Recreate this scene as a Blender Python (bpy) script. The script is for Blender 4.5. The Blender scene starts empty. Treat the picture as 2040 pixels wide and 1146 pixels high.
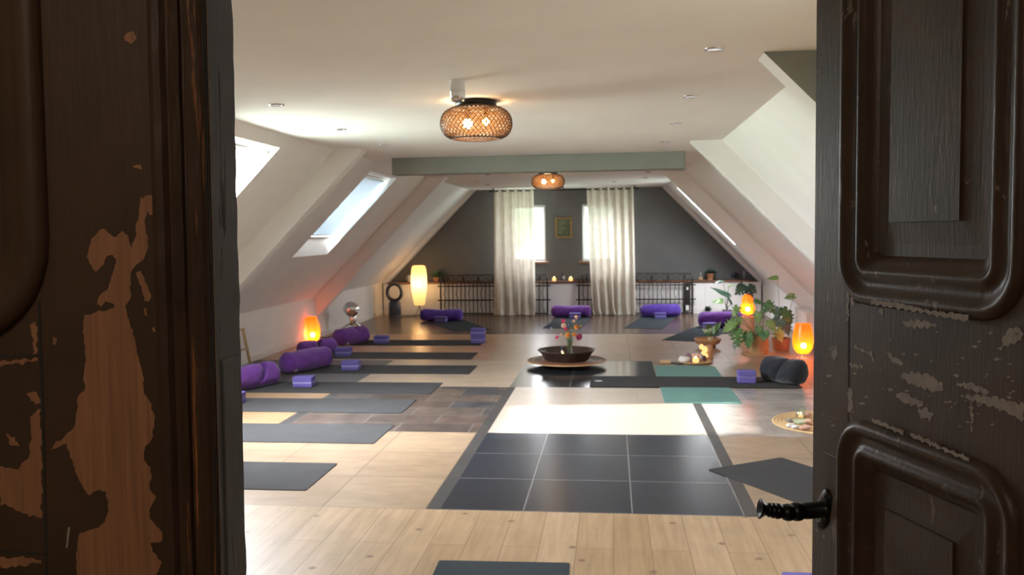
import bpy, bmesh, math, random
from mathutils import Vector, Matrix
random.seed(7)
PI = math.pi
SC = bpy.context.scene
COL = SC.collection
VS = SC.view_settings
VS.view_transform = 'Standard'; VS.look = 'None'; VS.gamma = 1.0; VS.use_curve_mapping = False
VS.exposure = 1.25
SC.cycles.use_denoising = True
SC.cycles.max_bounces = 10; SC.cycles.diffuse_bounces = 6; SC.cycles.glossy_bounces = 4
SC.cycles.transmission_bounces = 6; SC.cycles.transparent_max_bounces = 16
SC.cycles.sample_clamp_indirect = 6.0
SC.cycles.caustics_reflective = False; SC.cycles.caustics_refractive = False

# ------------------------------------------------------------------ camera
CAM_H = 1.5; FPX = 1720.0
yaw, pitch, roll = -0.115518714, -0.0627525273, -0.0136696721
fw = Vector((math.sin(yaw)*math.cos(pitch), math.cos(yaw)*math.cos(pitch), math.sin(pitch)))
r0 = Vector((math.cos(yaw), -math.sin(yaw), 0)); u0 = r0.cross(fw)
rt = r0*math.cos(roll) + u0*math.sin(roll); up = u0*math.cos(roll) - r0*math.sin(roll)
EYE = Vector((0, 0, CAM_H))
cam = bpy.data.cameras.new('camera'); co = bpy.data.objects.new('camera', cam); COL.objects.link(co)
co.matrix_world = Matrix(((rt.x, up.x, -fw.x, 0), (rt.y, up.y, -fw.y, 0), (rt.z, up.z, -fw.z, CAM_H), (0, 0, 0, 1)))
cam.sensor_width = 36; cam.lens = 36*FPX/2040; cam.clip_start = 0.02; cam.clip_end = 200
cam.dof.use_dof = True; cam.dof.focus_distance = 0.85; cam.dof.aperture_fstop = 21
SC.camera = co

def ray(px, py):
    return (px-1020)/FPX*rt - (py-573)/FPX*up + fw
def G(px, py, z=0.0):            # where the sight line meets a level at height z
    d = ray(px, py); return EYE + d*((z-CAM_H)/d.z)
def W(px, py, Y):                # where it meets the upright plane at depth Y
    d = ray(px, py); return EYE + d*(Y/d.y)

# ------------------------------------------------------------------ materials
MATS = {}
def srgb(r, g, b):
    f = lambda c: (c/255/12.92) if c/255 <= .04045 else ((c/255+.055)/1.055)**2.4
    return (f(r), f(g), f(b), 1)
class NT:
    def __init__(s, name):
        s.m = bpy.data.materials.new(name); s.m.use_nodes = True; s.t = s.m.node_tree; s.n = s.t.nodes; s.l = s.t.links
        s.b = s.n['Principled BSDF']; s.out = s.n['Material Output']; MATS[name] = s.m
    def node(s, ty, **kw):
        n = s.n.new(ty)
        for k, v in kw.items():
            if k in n.inputs: n.inputs[k].default_value = v
            else: setattr(n, k, v)
        return n
    def link(s, a, b): s.l.new(a, b)
    def coord(s, scale=(1,1,1), loc=(0,0,0), rot=(0,0,0), kind='Object'):
        tc = s.node('ShaderNodeTexCoord'); mp = s.node('ShaderNodeMapping')
        mp.inputs['Scale'].default_value = scale; mp.inputs['Location'].default_value = loc; mp.inputs['Rotation'].default_value = rot
        s.link(tc.outputs[kind], mp.inputs['Vector']); return mp.outputs['Vector']
    def noise(s, vec, scale=5, detail=4, rough=.55, dist=0.0):
        n = s.node('ShaderNodeTexNoise'); n.inputs['Scale'].default_value = scale; n.inputs['Detail'].default_value = detail
        n.inputs['Roughness'].default_value = rough; n.inputs['Distortion'].default_value = dist
        if vec is not None: s.link(vec, n.inputs['Vector'])
        return n.outputs['Fac']
    def ramp(s, fac, stops):
        r = s.node('ShaderNodeValToRGB'); e = r.color_ramp.elements
        while len(e) < len(stops): e.new(.5)
        for el, (p, c) in zip(e, stops): el.position = p; el.color = c if len(c) == 4 else (*c, 1)
        s.link(fac, r.inputs['Fac']); return r.outputs['Color']
    def mix(s, fac, a, b, mode='MIX'):
        m = s.node('ShaderNodeMixRGB'); m.blend_type = mode
        for sock, v in ((m.inputs['Fac'], fac), (m.inputs['Color1'], a), (m.inputs['Color2'], b)):
            if isinstance(v, (int, float, tuple)): sock.default_value = v
            else: s.link(v, sock)
        return m.outputs['Color']
    def bump(s, h, strength=.3, dist=.01):
        b = s.node('ShaderNodeBump'); b.inputs['Strength'].default_value = strength; b.inputs['Distance'].default_value = dist
        s.link(h, b.inputs['Height']); s.link(b.outputs['Normal'], s.b.inputs['Normal'])
    def setc(s, c):
        if isinstance(c, tuple): s.b.inputs['Base Color'].default_value = c
        else: s.link(c, s.b.inputs['Base Color'])

def plain(name, col, rough=.6, metal=0.0, var=.12, scale=14, bump=0.0, bscale=120, spec=.5, coat=0.0):
    t = NT(name); v = t.coord()
    n = t.noise(v, scale, 4)
    lo = tuple(c*(1-var) for c in col[:3])+(1,); hi = tuple(min(1, c*(1+var)) for c in col[:3])+(1,)
    t.setc(t.ramp(n, [(.3, lo), (.7, hi)]))
    t.b.inputs['Roughness'].default_value = rough; t.b.inputs['Metallic'].default_value = metal
    t.b.inputs['Specular IOR Level'].default_value = spec; t.b.inputs['Coat Weight'].default_value = coat
    if bump: t.bump(t.noise(v, bscale, 3), bump, .004)
    return t.m

def tiles(name, cols, mortar, w, h, off=(0, 0), offset=0.0, freq=2, msize=.004, rough=.3, nsc=6, namt=.25, grain=None, bump=.1, bias=0.0, swap=False, streak=None):
    t = NT(name)
    v = t.coord(loc=(-off[0], -off[1], 0))
    if swap:
        sp = t.node('ShaderNodeSeparateXYZ'); cb = t.node('ShaderNodeCombineXYZ'); t.link(v, sp.inputs[0])
        t.link(sp.outputs['Y'], cb.inputs['X']); t.link(sp.outputs['X'], cb.inputs['Y']); v = cb.outputs[0]
    b = t.node('ShaderNodeTexBrick'); t.link(v, b.inputs['Vector'])
    b.offset = offset; b.offset_frequency = freq; b.squash = 1.0
    b.inputs['Scale'].default_value = 1.0; b.inputs['Brick Width'].default_value = w; b.inputs['Row Height'].default_value = h
    b.inputs['Mortar Size'].default_value = msize; b.inputs['Mortar Smooth'].default_value = .1; b.inputs['Bias'].default_value = bias
    b.inputs['Color1'].default_value = (0, 0, 0, 1); b.inputs['Color2'].default_value = (1, 1, 1, 1); b.inputs['Mortar'].default_value = (0, 0, 0, 1)
    base = t.ramp(b.outputs['Color'], [(i/(len(cols)-1), c) for i, c in enumerate(cols)])
    nz = t.noise(v, nsc, 5, .6)
    dark = t.ramp(nz, [(.3, (1-namt,)*3+(1,)), (.7, (1+namt*.3,)*3+(1,))])
    c = t.mix(1.0, base, dark, 'MULTIPLY')
    if grain:
        sp2 = t.node('ShaderNodeMapping'); sp2.inputs['Scale'].default_value = grain; t.link(v, sp2.inputs['Vector'])
        g = t.noise(sp2.outputs[0], 1.0, 6, .65, .6)
        c = t.mix(.8, c, t.ramp(g, [(.3, (.72, .68, .62, 1)), (.62, (1.06, 1.05, 1.03, 1))]), 'MULTIPLY')
    if streak:
        vo = t.node('ShaderNodeTexVoronoi'); vo.voronoi_dimensions = '2D'; vo.inputs['Scale'].default_value = streak[0]; t.link(v, vo.inputs['Vector'])
        vo.inputs['Randomness'].default_value = 1
        c = t.mix(t.ramp(vo.outputs['Distance'], [(streak[1], (1, 1, 1, 1)), (streak[1]*2.2, (0, 0, 0, 1))]), c, streak[2])
    c = t.mix(b.outputs['Fac'], c, mortar)
    t.setc(c)
    t.b.inputs['Roughness'].default_value = rough
    inv = t.node('ShaderNodeMath', operation='SUBTRACT'); inv.inputs[0].default_value = 1; t.link(b.outputs['Fac'], inv.inputs[1])
    t.bump(inv.outputs[0], bump, .003)
    return t.m

def emit(name, col, strength, trans=0.0, pattern=None, glow=None):
    t = NT(name); e = t.node('ShaderNodeEmission'); e.inputs['Strength'].default_value = strength
    if pattern:
        v = t.coord(); vo = t.node('ShaderNodeTexVoronoi', feature='DISTANCE_TO_EDGE'); vo.inputs['Scale'].default_value = pattern[0]; t.link(v, vo.inputs['Vector'])
        t.link(t.ramp(vo.outputs['Distance'], [(0.0, pattern[1]), (pattern[2], col)]), e.inputs['Color'])
    else: e.inputs['Color'].default_value = col
    sh = e.outputs[0]
    if glow:
        tl = t.node('ShaderNodeBsdfTranslucent'); tl.inputs['Color'].default_value = glow; ad = t.node('ShaderNodeAddShader')
        t.link(sh, ad.inputs[0]); t.link(tl.outputs[0], ad.inputs[1]); sh = ad.outputs[0]
    gl = t.node('ShaderNodeBsdfGlossy'); gl.inputs['Roughness'].default_value = .3; mx = t.node('ShaderNodeMixShader'); mx.inputs[0].default_value = .04
    t.link(sh, mx.inputs[1]); t.link(gl.outputs[0], mx.inputs[2]); sh = mx.outputs[0]
    if trans:
        tr = t.node('ShaderNodeBsdfTransparent'); m2 = t.node('ShaderNodeMixShader'); m2.inputs[0].default_value = trans
        t.link(sh, m2.inputs[1]); t.link(tr.outputs[0], m2.inputs[2]); sh = m2.outputs[0]
    t.link(sh, t.out.inputs['Surface']); return t.m

def cloth(name, col, transl=0.0, weave=500, var=.1, rough=.9, transp=0.0):
    t = NT(name); v = t.coord(); n = t.noise(v, 9, 4)
    c = t.ramp(n, [(.3, tuple(x*(1-var) for x in col[:3])+(1,)), (.7, tuple(min(1, x*(1+var)) for x in col[:3])+(1,))])
    t.setc(c); t.b.inputs['Roughness'].default_value = rough; t.b.inputs['Specular IOR Level'].default_value = .2
    t.b.inputs['Sheen Weight'].default_value = .25; t.b.inputs['Sheen Roughness'].default_value = .5
    t.bump(t.noise(v, weave, 2), .25, .002)
    sh = t.b.outputs[0]
    if transl:
        tl = t.node('ShaderNodeBsdfTranslucent'); t.link(c, tl.inputs['Color']); mx = t.node('ShaderNodeMixShader'); mx.inputs[0].default_value = transl
        t.link(sh, mx.inputs[1]); t.link(tl.outputs[0], mx.inputs[2]); sh = mx.outputs[0]
    if transp:
        tr = t.node('ShaderNodeBsdfTransparent'); mx = t.node('ShaderNodeMixShader'); mx.inputs[0].default_value = transp
        t.link(sh, mx.inputs[1]); t.link(tr.outputs[0], mx.inputs[2]); sh = mx.outputs[0]
    t.link(sh, t.out.inputs['Surface']); return t.m

def glass(name, tint=(1, 1, 1, 1), gloss=.07):
    t = NT(name); tr = t.node('ShaderNodeBsdfTransparent'); tr.inputs[0].default_value = tint
    gl = t.node('ShaderNodeBsdfGlossy'); gl.inputs['Roughness'].default_value = .02; mx = t.node('ShaderNodeMixShader'); mx.inputs[0].default_value = gloss
    t.link(tr.outputs[0], mx.inputs[1]); t.link(gl.outputs[0], mx.inputs[2]); t.link(mx.outputs[0], t.out.inputs['Surface']); return t.m

def worn_paint(name, col, chip, chip_amt=.62, scale=26, stretch=(1, 1, .35), rough=.55, chip2=None, edge=.02):
    t = NT(name); v = t.coord(scale=stretch)
    n1 = t.noise(v, scale, 6, .68, .5); n2 = t.noise(t.coord(), 7, 5, .6)
    base = t.ramp(n2, [(.3, tuple(c*.72 for c in col[:3])+(1,)), (.7, tuple(c*1.28 for c in col[:3])+(1,))])
    mask = t.ramp(n1, [(chip_amt, (0, 0, 0, 1)), (chip_amt+edge, (1, 1, 1, 1))])
    cc = t.mix(n2, chip, chip2 or chip)
    c = t.mix(mask, base, cc)
    t.setc(c); t.b.inputs['Roughness'].default_value = rough; t.b.inputs['Specular IOR Level'].default_value = .2
    fine = t.noise(t.coord(scale=(1, 1, .15)), 180, 3)
    h = t.mix(.6, t.mix(1.0, (1, 1, 1, 1), mask, 'SUBTRACT'), fine)
    t.bump(h, .35, .0025); return t.m

def wood(name, c1, c2, stretch=(30, 30, 2.5), rough=.5, scale=1.0, bump=.15):
    t = NT(name); v = t.coord(scale=stretch); n = t.noise(v, scale, 6, .65, 1.2)
    t.setc(t.ramp(n, [(.3, c1), (.68, c2)])); t.b.inputs['Roughness'].default_value = rough; t.bump(n, bump, .003); return t.m

# ------------------------------------------------------------------ mesh builder
class MB:
    def __init__(s): s.v = []; s.f = []; s.m = []; s.sm = []
    def add(s, vs, fs, mi=0, smooth=False, M=None):
        b = len(s.v)
        for p in vs:
            p = Vector(p); s.v.append(M @ p if M else p)
        for f in fs: s.f.append([b+i for i in f]); s.m.append(mi); s.sm.append(smooth)
        return s
    def box(s, c, d, rz=0, mi=0, M=None):
        x, y, z = d[0]/2, d[1]/2, d[2]/2
        vs = [(i*x, j*y, k*z) for k in (-1, 1) for j in (-1, 1) for i in (-1, 1)]
        R = Matrix.Translation(c) @ Matrix.Rotation(rz, 4, 'Z')
        if M: R = M @ R
        return s.add(vs, [(0, 2, 3, 1), (4, 5, 7, 6), (0, 1, 5, 4), (2, 6, 7, 3), (0, 4, 6, 2), (1, 3, 7, 5)], mi, False, R)
    def bx(s, a, b, mi=0): return s.box([(a[i]+b[i])/2 for i in range(3)], [b[i]-a[i] for i in range(3)], 0, mi)
    def lathe(s, prof, n=32, c=(0, 0, 0), mi=0, smooth=True, M=None, sx=1, sy=1, jit=None):
        vs = []; fs = []; T = Matrix.Translation(c)
        if M: T = M @ T
        k = len(prof)
        for j, (r, z) in enumerate(prof):
            for i in range(n):
                a = 2*PI*i/n; rr = r*(jit(a, j) if jit else 1); vs.append((rr*math.cos(a)*sx, rr*math.sin(a)*sy, z))
        for j in range(k-1):
            for i in range(n):
                i2 = (i+1) % n; fs.append((j*n+i, j*n+i2, (j+1)*n+i2, (j+1)*n+i))
        s.add(vs, fs, mi, smooth, T)
        if prof[0][0] > 1e-5: s.add([vs[i] for i in range(n)], [tuple(range(n-1, -1, -1))], mi, False, T)
        if prof[-1][0] > 1e-5: s.add([vs[(k-1)*n+i] for i in range(n)], [tuple(range(n))], mi, False, T)
        return s
    def tube(s, pts, r, n=8, mi=0, M=None, closed=False):
        pts = [Vector(p) for p in pts]; k = len(pts); rs = r if isinstance(r, (list, tuple)) else [r]*k
        vs = []; fs = []; prev = None
        for i, p in enumerate(pts):
            a = pts[i-1] if (i > 0 or closed) else p; b = pts[(i+1) % k] if (i < k-1 or closed) else p
            t = (b-a).normalized()
            if prev is None:
                q = Vector((0, 0, 1)) if abs(t.z) < .9 else Vector((1, 0, 0)); n1 = t.cross(q).normalized()
            else:
                n1 = (prev - t*prev.dot(t)); n1 = n1.normalized() if n1.length > 1e-6 else t.orthogonal().normalized()
            prev = n1; n2 = t.cross(n1)
            for j in range(n):
                an = 2*PI*j/n; vs.append(p + (n1*math.cos(an)+n2*math.sin(an))*rs[i])
        for i in range(k if closed else k-1):
            i2 = (i+1) % k
            for j in range(n):
                j2 = (j+1) % n; fs.append((i*n+j, i*n+j2, i2*n+j2, i2*n+j))
        if not closed: fs.append(tuple(range(n-1, -1, -1))); fs.append(tuple((k-1)*n+j for j in range(n)))
        return s.add(vs, fs, mi, True, M)
    def ball(s, c, r, mi=0, n=16, sx=1, sy=1, sz=1, M=None):
        k = max(6, n//2); prof = [(r*math.sin(PI*j/k), -r*math.cos(PI*j/k)*sz) for j in range(k+1)]
        prof[0] = (1e-6, prof[0][1]); prof[-1] = (1e-6, prof[-1][1])
        return s.lathe(prof, n, c, mi, True, M, sx, sy)
    def prism(s, poly, z0, z1, mi=0, M=None):
        n = len(poly); vs = [(x, y, z0) for x, y in poly]+[(x, y, z1) for x, y in poly]
        fs = [tuple(range(n-1, -1, -1)), tuple(range(n, 2*n))]+[(i, (i+1) % n, n+(i+1) % n, n+i) for i in range(n)]
        return s.add(vs, fs, mi, False, M)
    def grid(s, nu, nv, fn, mi=0, smooth=True, M=None):
        vs = [fn(i/(nu-1), j/(nv-1)) for j in range(nv) for i in range(nu)]
        fs = [(j*nu+i, j*nu+i+1, (j+1)*nu+i+1, (j+1)*nu+i) for j in range(nv-1) for i in range(nu-1)]
        return s.add(vs, fs, mi, smooth, M)
    def build(s, name, mats, parent=None, loc=None, bevel=0, solid=0, sub=0, seg=2, fix=True):
        me = bpy.data.meshes.new(name); me.from_pydata([tuple(p) for p in s.v], [], s.f)
        for m in (mats if isinstance(mats, (list, tuple)) else [mats]): me.materials.append(MATS[m])
        for p, mi, sm in zip(me.polygons, s.m, s.sm): p.material_index = mi; p.use_smooth = sm
        if fix:
            bm = bmesh.new(); bm.from_mesh(me); bmesh.ops.recalc_face_normals(bm, faces=bm.faces); bm.to_mesh(me); bm.free()
        me.update()
        o = bpy.data.objects.new(name, me); COL.objects.link(o)
        if parent: o.parent = parent
        if loc: o.location = loc
        if solid: md = o.modifiers.new('solid', 'SOLIDIFY'); md.thickness = solid; md.offset = 0
        if bevel: md = o.modifiers.new('bevel', 'BEVEL'); md.width = bevel; md.segments = seg; md.limit_method = 'ANGLE'; md.angle_limit = math.radians(40)
        if sub: md = o.modifiers.new('sub', 'SUBSURF'); md.levels = sub; md.render_levels = sub
        return o

def tag(o, label=None, cat=None, group=None, kind=None):
    if label: o['label'] = label
    if cat: o['category'] = cat
    if group: o['group'] = group
    if kind: o['kind'] = kind
    return o
def thing(name, label, cat, loc=(0, 0, 0), rz=0, group=None):
    o = bpy.data.objects.new(name, None); COL.objects.link(o); o.location = loc; o.rotation_euler = (0, 0, rz); o.empty_display_size = .1
    return tag(o, label, cat, group)
def copy_tree(o, parent=None):
    c = o.copy(); COL.objects.link(c)
    if parent: c.parent = parent
    for ch in list(o.children): copy_tree(ch, c)
    return c
def struct(name, mb, mats, parent=None, **k):
    o = mb.build(name, mats, parent, **k)
    if not parent: o['kind'] = 'structure'
    return o
def face_cam(p): return math.atan2(-p.x, p.y)
def glow(parent, loc, watts, col, size=.012):
    l = bpy.data.lights.new('lamp_light', 'POINT'); l.energy = watts; l.color = col; l.shadow_soft_size = size
    o = bpy.data.objects.new('lamp_light', l); COL.objects.link(o); o.parent = parent; o.location = loc; return o
# ------------------------------------------------------------------ palette
plain('white_paint', (.80, .785, .76, 1), .75, var=.025, scale=3, bump=.05, bscale=40)
plain('ceiling_paint', (.82, .80, .765, 1), .8, var=.03, scale=2, bump=.05, bscale=30)
plain('green_paint', (.23, .245, .215, 1), .7, var=.05, scale=4)
plain('charcoal_wall', (.155, .158, .158, 1), .85, var=.08, scale=2, bump=.05, bscale=60)
plain('white_trim', (.78, .77, .74, 1), .5, var=.02)
plain('hall_paint', (.5, .46, .4, 1), .8, var=.06, scale=3)
plain('black_metal', (.018, .018, .019, 1), .38, .6, var=.2)
plain('iron', (.035, .03, .027, 1), .55, .7, var=.35, scale=30, bump=.3)
plain('handle_iron', (.012, .011, .011, 1), .33, .8, var=.3, scale=60, bump=.12, bscale=300)
plain('chrome', (.72, .73, .73, 1), .22, 1.0, var=.03)
plain('grey_metal', (.30, .31, .32, 1), .3, .9, var=.1)
plain('white_plastic', (.78, .78, .77, 1), .4, var=.02)
plain('blue_grey_plastic', (.055, .065, .085, 1), .35, .2, var=.1)
plain('dark_bronze', (.075, .05, .04, 1), .45, .5, var=.3, scale=12, bump=.15, bscale=60)
plain('terracotta', (.50, .22, .12, 1), .8, var=.15, bump=.15)
plain('grey_pot', (.28, .29, .31, 1), .7, var=.12, bump=.1)
plain('white_pot', (.72, .71, .69, 1), .4, var=.04)
plain('soil', (.04, .028, .02, 1), .95, var=.4, scale=60, bump=.6)
plain('leaf_green', (.065, .165, .045, 1), .34, var=.45, scale=16, spec=.6)
plain('leaf_light', (.17, .30, .085, 1), .38, var=.35, scale=14, spec=.6)
plain('leaf_dark', (.022, .055, .03, 1), .33, var=.4, scale=12, spec=.6)
plain('leaf_blue', (.10, .19, .165, 1), .36, var=.4, scale=18, spec=.6)
plain('leaf_pale', (.42, .50, .33, 1), .45, var=.3, scale=25)
plain('stem', (.13, .21, .06, 1), .55, var=.3)
plain('brown_stem', (.10, .065, .035, 1), .7, var=.3)
plain('pale_trunk', (.50, .54, .33, 1), .6, var=.2)
plain('sill_wood', (.26, .13, .065, 1), .5, var=.25, scale=20)
plain('counter_wood', (.15, .065, .035, 1), .45, var=.3, scale=20)
plain('mat_grey', (.052, .052, .054, 1), .95, var=.07, scale=6, bump=.2, bscale=420, spec=.06)
plain('mat_slate', (.045, .054, .062, 1), .95, var=.08, scale=6, bump=.2, bscale=420, spec=.06)
plain('mat_teal', (.135, .27, .25, 1), .9, var=.07, scale=8, bump=.25, bscale=420, spec=.2)
plain('logo_grey', (.52, .54, .55, 1), .7)
plain('foam_violet', (.125, .10, .33, 1), .75, var=.06, scale=10, bump=.1, bscale=300, spec=.3)
plain('foam_dark', (.10, .085, .27, 1), .8, var=.06)
plain('foam_pale', (.30, .27, .55, 1), .8, var=.05)
cloth('bolster_purple', (.125, .035, .24, 1), var=.2)
cloth('bolster_indigo', (.085, .04, .30, 1), var=.2)
cloth('bolster_black', (.018, .019, .026, 1), var=.2)
plain('label_cloth', (.62, .55, .66, 1), .8)
cloth('linen', (.80, .74, .64, 1), transl=.29, weave=260, var=.07, transp=.035)
cloth('blind_fabric', (.62, .68, .72, 1), transl=.16, weave=200, var=.04)
glass('clear_glass', (1, 1, 1, 1), .05); glass('vase_glass', (.86, .93, .90, 1), .16); glass('smoke_glass', (.42, .40, .38, 1), .10)
wood('rattan', (.34, .19, .085, 1), (.62, .40, .20, 1), (60, 60, 60), .7, 1.2, .4)
wood('jute', (.45, .28, .12, 1), (.74, .52, .28, 1), (50, 50, 50), .9, 1.4, .6)
wood('warm_wood', (.30, .14, .055, 1), (.52, .29, .14, 1), (24, 24, 5), .55)
wood('pale_wood', (.42, .27, .13, 1), (.62, .45, .26, 1), (24, 24, 5), .55)
wood('stump_wood', (.45, .25, .14, 1), (.66, .42, .27, 1), (10, 10, 3), .7)
plain('shell_brown', (.055, .022, .01, 1), .4, var=.3)
plain('rock_white', (.72, .70, .68, 1), .6, var=.15, scale=40, bump=.4)
plain('rock_violet', (.20, .13, .21, 1), .3, var=.4, scale=50, bump=.4)
plain('rock_grey', (.30, .29, .30, 1), .4, var=.4, scale=50, bump=.4)
plain('rock_rose', (.62, .38, .30, 1), .5, var=.3, scale=50, bump=.3)
plain('figure_dark', (.03, .035, .05, 1), .4); plain('figure_pale', (.42, .42, .46, 1), .5)
plain('board_green', (.115, .145, .085, 1), .8, var=.12, scale=30)
plain('chalk', (.50, .50, .40, 1), .9)
plain('gilt', (.33, .22, .09, 1), .5, .3, var=.4, scale=60)
plain('pink_petal', (.78, .06, .20, 1), .6, var=.3, scale=60); plain('peach_petal', (.90, .55, .38, 1), .6, var=.15, scale=60)
plain('orange_petal', (.92, .28, .04, 1), .6, var=.2, scale=60); plain('magenta_petal', (.42, .012, .11, 1), .6, var=.3, scale=60)
plain('lilac_petal', (.42, .38, .80, 1), .6); plain('yellow_petal', (.85, .55, .12, 1), .6); plain('flower_eye', (.16, .05, .02, 1), .8)
emit('bulb', (1, .86, .58, 1), 26); emit('flame', (1, .62, .22, 1), 9); emit('tea_glow', (1, .50, .17, 1), .75)
emit('lamp_orange', (1, .15, .004, 1), .50, .10, (40, (.5, .03, .0, 1), .12), (.9, .14, .006, 1))
emit('lamp_gourd', (1, .14, .004, 1), .50, .08, None, (.9, .14, .006, 1))
emit('paper_glow', (1, .54, .18, 1), .30, .24, None, (.8, .58, .30, 1))
emit('petal_glow', (.80, .32, .085, 1), .30, .10, (40, (.30, .08, .015, 1), .12), (.75, .36, .10, 1))
emit('downlight_lens', (1, .98, .95, 1), .35)
worn_paint('old_brown', (.046, .0285, .0175, 1), (.15, .118, .09, 1), .66, 30, (1, 1, .6), .45, (.08, .062, .048, 1))
worn_paint('old_brown_mould', (.038, .0215, .0125, 1), (.15, .112, .085, 1), .61, 34, (1, 1, .35), .38, (.07, .048, .034, 1))
worn_paint('left_brown', (.036, .0185, .0095, 1), (.09, .055, .03, 1), .70, 22, (1, 1, .4), .5, (.14, .075, .04, 1))
worn_paint('left_reed', (.030, .0155, .0085, 1), (.24, .085, .026, 1), .575, 30, (3.4, 3.4, .10), .5, (.17, .065, .025, 1), .06)
worn_paint('edge_grey', (.15, .156, .172, 1), (.035, .034, .036, 1), .62, 24, (2, 2, .25), .6)
wood('bare_wood', (.125, .048, .019, 1), (.20, .085, .036, 1), (160, 160, 6), .7, 1.0, .25)
plain('scuff', (.165, .132, .104, 1), .7, var=.25, scale=70)
plain('gap_dark', (.008, .007, .006, 1), .9)
plain('cord_black', (.02, .018, .017, 1), .6); plain('cord_clear', (.35, .26, .16, 1), .6)
plain('slat_white', (.62, .62, .60, 1), .5)

# floors
tiles('f_oak', [(.335, .225, .125), (.40, .28, .17), (.36, .248, .145), (.44, .315, .20)], (.16, .09, .045, 1), 2.0, .1775, (0.0, .03), .37, 2, .0018, .42, 5, .12, (1.6, 24, 1), .1, swap=True, streak=(2.5, .026, (.15, .09, .05, 1)))
tiles('f_beige', [(.265, .188, .125), (.31, .225, .152), (.285, .205, .138)], (.15, .105, .07, 1), .585, .605, (-1.02, 4.55), 0, 2, .006, .36, 7, .13, (3, 9, 1), .08)
tiles('f_beige_warm', [(.30, .19, .105), (.35, .235, .135)], (.30, .19, .1, 1), 1.2, .2, (0, 0), .4, 2, .003, .4, 6, .15, (2, 16, 1), .08)
tiles('f_dark', [(.018, .024, .036), (.023, .030, .044), (.020, .027, .040)], (.17, .17, .17, 1), .585, .605, (.1-.585*3, 5.16-.605*2), 0, 2, .0036, .24, 4, .3, None, .12, streak=(1.6, .006, (.06, .06, .06, 1)))
tiles('f_strip', [(.034, .032, .032), (.05, .047, .046)], (.025, .024, .025, 1), .4, .3, (-1.02, 4.55), 0, 2, .003, .45, 12, .3, None, .12)
tiles('f_slate', [(.045, .036, .034), (.10, .066, .050), (.040, .042, .050), (.12, .085, .062), (.06, .05, .047)], (.13, .118, .11, 1), .58, .30, (-2.57, 6.37), .45, 2, .006, .42, 6, .6, None, .25)
tiles('f_travertine', [(.45, .375, .31), (.50, .425, .36), (.47, .40, .335)], (.36, .29, .23, 1), .75, .34, (-.94, 6.37), .45, 2, .004, .3, 4, .07, None, .06)
tiles('f_marble', [(.38, .355, .34), (.43, .405, .385)], (.40, .37, .34, 1), .8, .6, (.765, 6.37), .5, 2, .003, .25, 3.5, .45, (4, 7, 1), .05)
tiles('f_grey_slate', [(.075, .068, .065), (.09, .083, .078)], (.07, .065, .06, 1), .6, .6, (-4.31, 8.3), 0, 2, .004, .45, 8, .25, None, .1)
tiles('f_blue_slate', [(.022, .026, .033), (.030, .034, .042)], (.14, .135, .13, 1), .585, .62, (-1.0, 8.32), 0, 2, .006, .17, 6, .3, None, .1)
tiles('f_light_plank', [(.43, .34, .255), (.49, .395, .305)], (.40, .31, .22, 1), 1.1, .3, (-2.6, 8.3), .4, 2, .003, .36, 6, .12, (2, 12, 1), .06)
tiles('f_brown_tile', [(.35, .245, .17), (.41, .295, .21), (.38, .268, .188)], (.19, .12, .075, 1), .57, .6, (-1.5, 10.04), 0, 2, .005, .34, 3, .10, None, .06)
tiles('f_orange_wood', [(.43, .25, .14), (.52, .31, .18)], (.20, .1, .05, 1), 1.3, .16, (-4.31, 10.04), .4, 2, .003, .3, 5, .18, (2, 18, 1), .08)
tiles('f_dark_wood', [(.095, .058, .042), (.14, .088, .064), (.115, .072, .052)], (.05, .03, .022, 1), .9, .3, (-4.31, 12.7), .4, 2, .004, .24, 5, .3, (2, 9, 1), .1)

# ------------------------------------------------------------------ the room
HC = 2.32; CL, CR = -2.62, 1.0; KL, KR = -4.31, 2.69; KZ = .605; YF, YB = .64, 16.2
SK = (CL-KL)/(HC-KZ)
mx = lambda x: -1.62-x
sx_ = lambda z: CL-(HC-z)*SK

def floor(name, x0, y0, x1, y1, mat):
    struct(name, MB().bx((x0, y0, -.03), (x1, y1, 0)), mat)
floor('floor_oak_planks', KL, YF, KR, 4.55, 'f_oak')
floor('floor_beige_tile', KL, 4.55, -1.02, 6.37, 'f_beige')
floor('floor_border_strip', -1.02, 4.55, -.94, 8.3, 'f_strip')
floor('floor_black_tile', -.94, 4.55, .69, 6.37, 'f_dark')
floor('floor_border_strip', .69, 4.55, .765, 8.3, 'f_strip')
floor('floor_beige_tile', .765, 4.55, KR, 6.37, 'f_beige')
floor('floor_honey_planks', KL, 6.37, -2.67, 8.3, 'f_beige_warm')
floor('floor_border_strip', -2.67, 6.37, -2.57, 8.3, 'f_strip')
floor('floor_slate', -2.57, 6.37, -1.02, 8.3, 'f_slate')
floor('floor_travertine', -.94, 6.37, .69, 8.3, 'f_travertine')
floor('floor_marble', .765, 6.37, KR, 8.3, 'f_marble')
floor('floor_grey_slate', KL, 8.3, -2.6, 10.04, 'f_grey_slate')
floor('floor_pale_planks', -2.6, 8.3, -1.0, 10.04, 'f_light_plank')
floor('floor_blue_slate', -1.0, 8.3, .45, 10.04, 'f_blue_slate')
floor('floor_beige_tile', .45, 8.3, KR, 10.04, 'f_beige')
floor('floor_red_brown_planks', KL, 10.04, -1.5, 12.7, 'f_orange_wood')
floor('floor_brown_tile', -1.5, 10.04, KR, 12.7, 'f_brown_tile')
floor('floor_dark_planks', KL, 12.7, KR, YB, 'f_dark_wood')
floor('floor_hall', -1.7, -1.6, 1.3, YF, 'f_oak')

struct('ceiling', MB().bx((CL-.02, YF, HC), (CR+.02, YB, HC+.05)), 'ceiling_paint')

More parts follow.
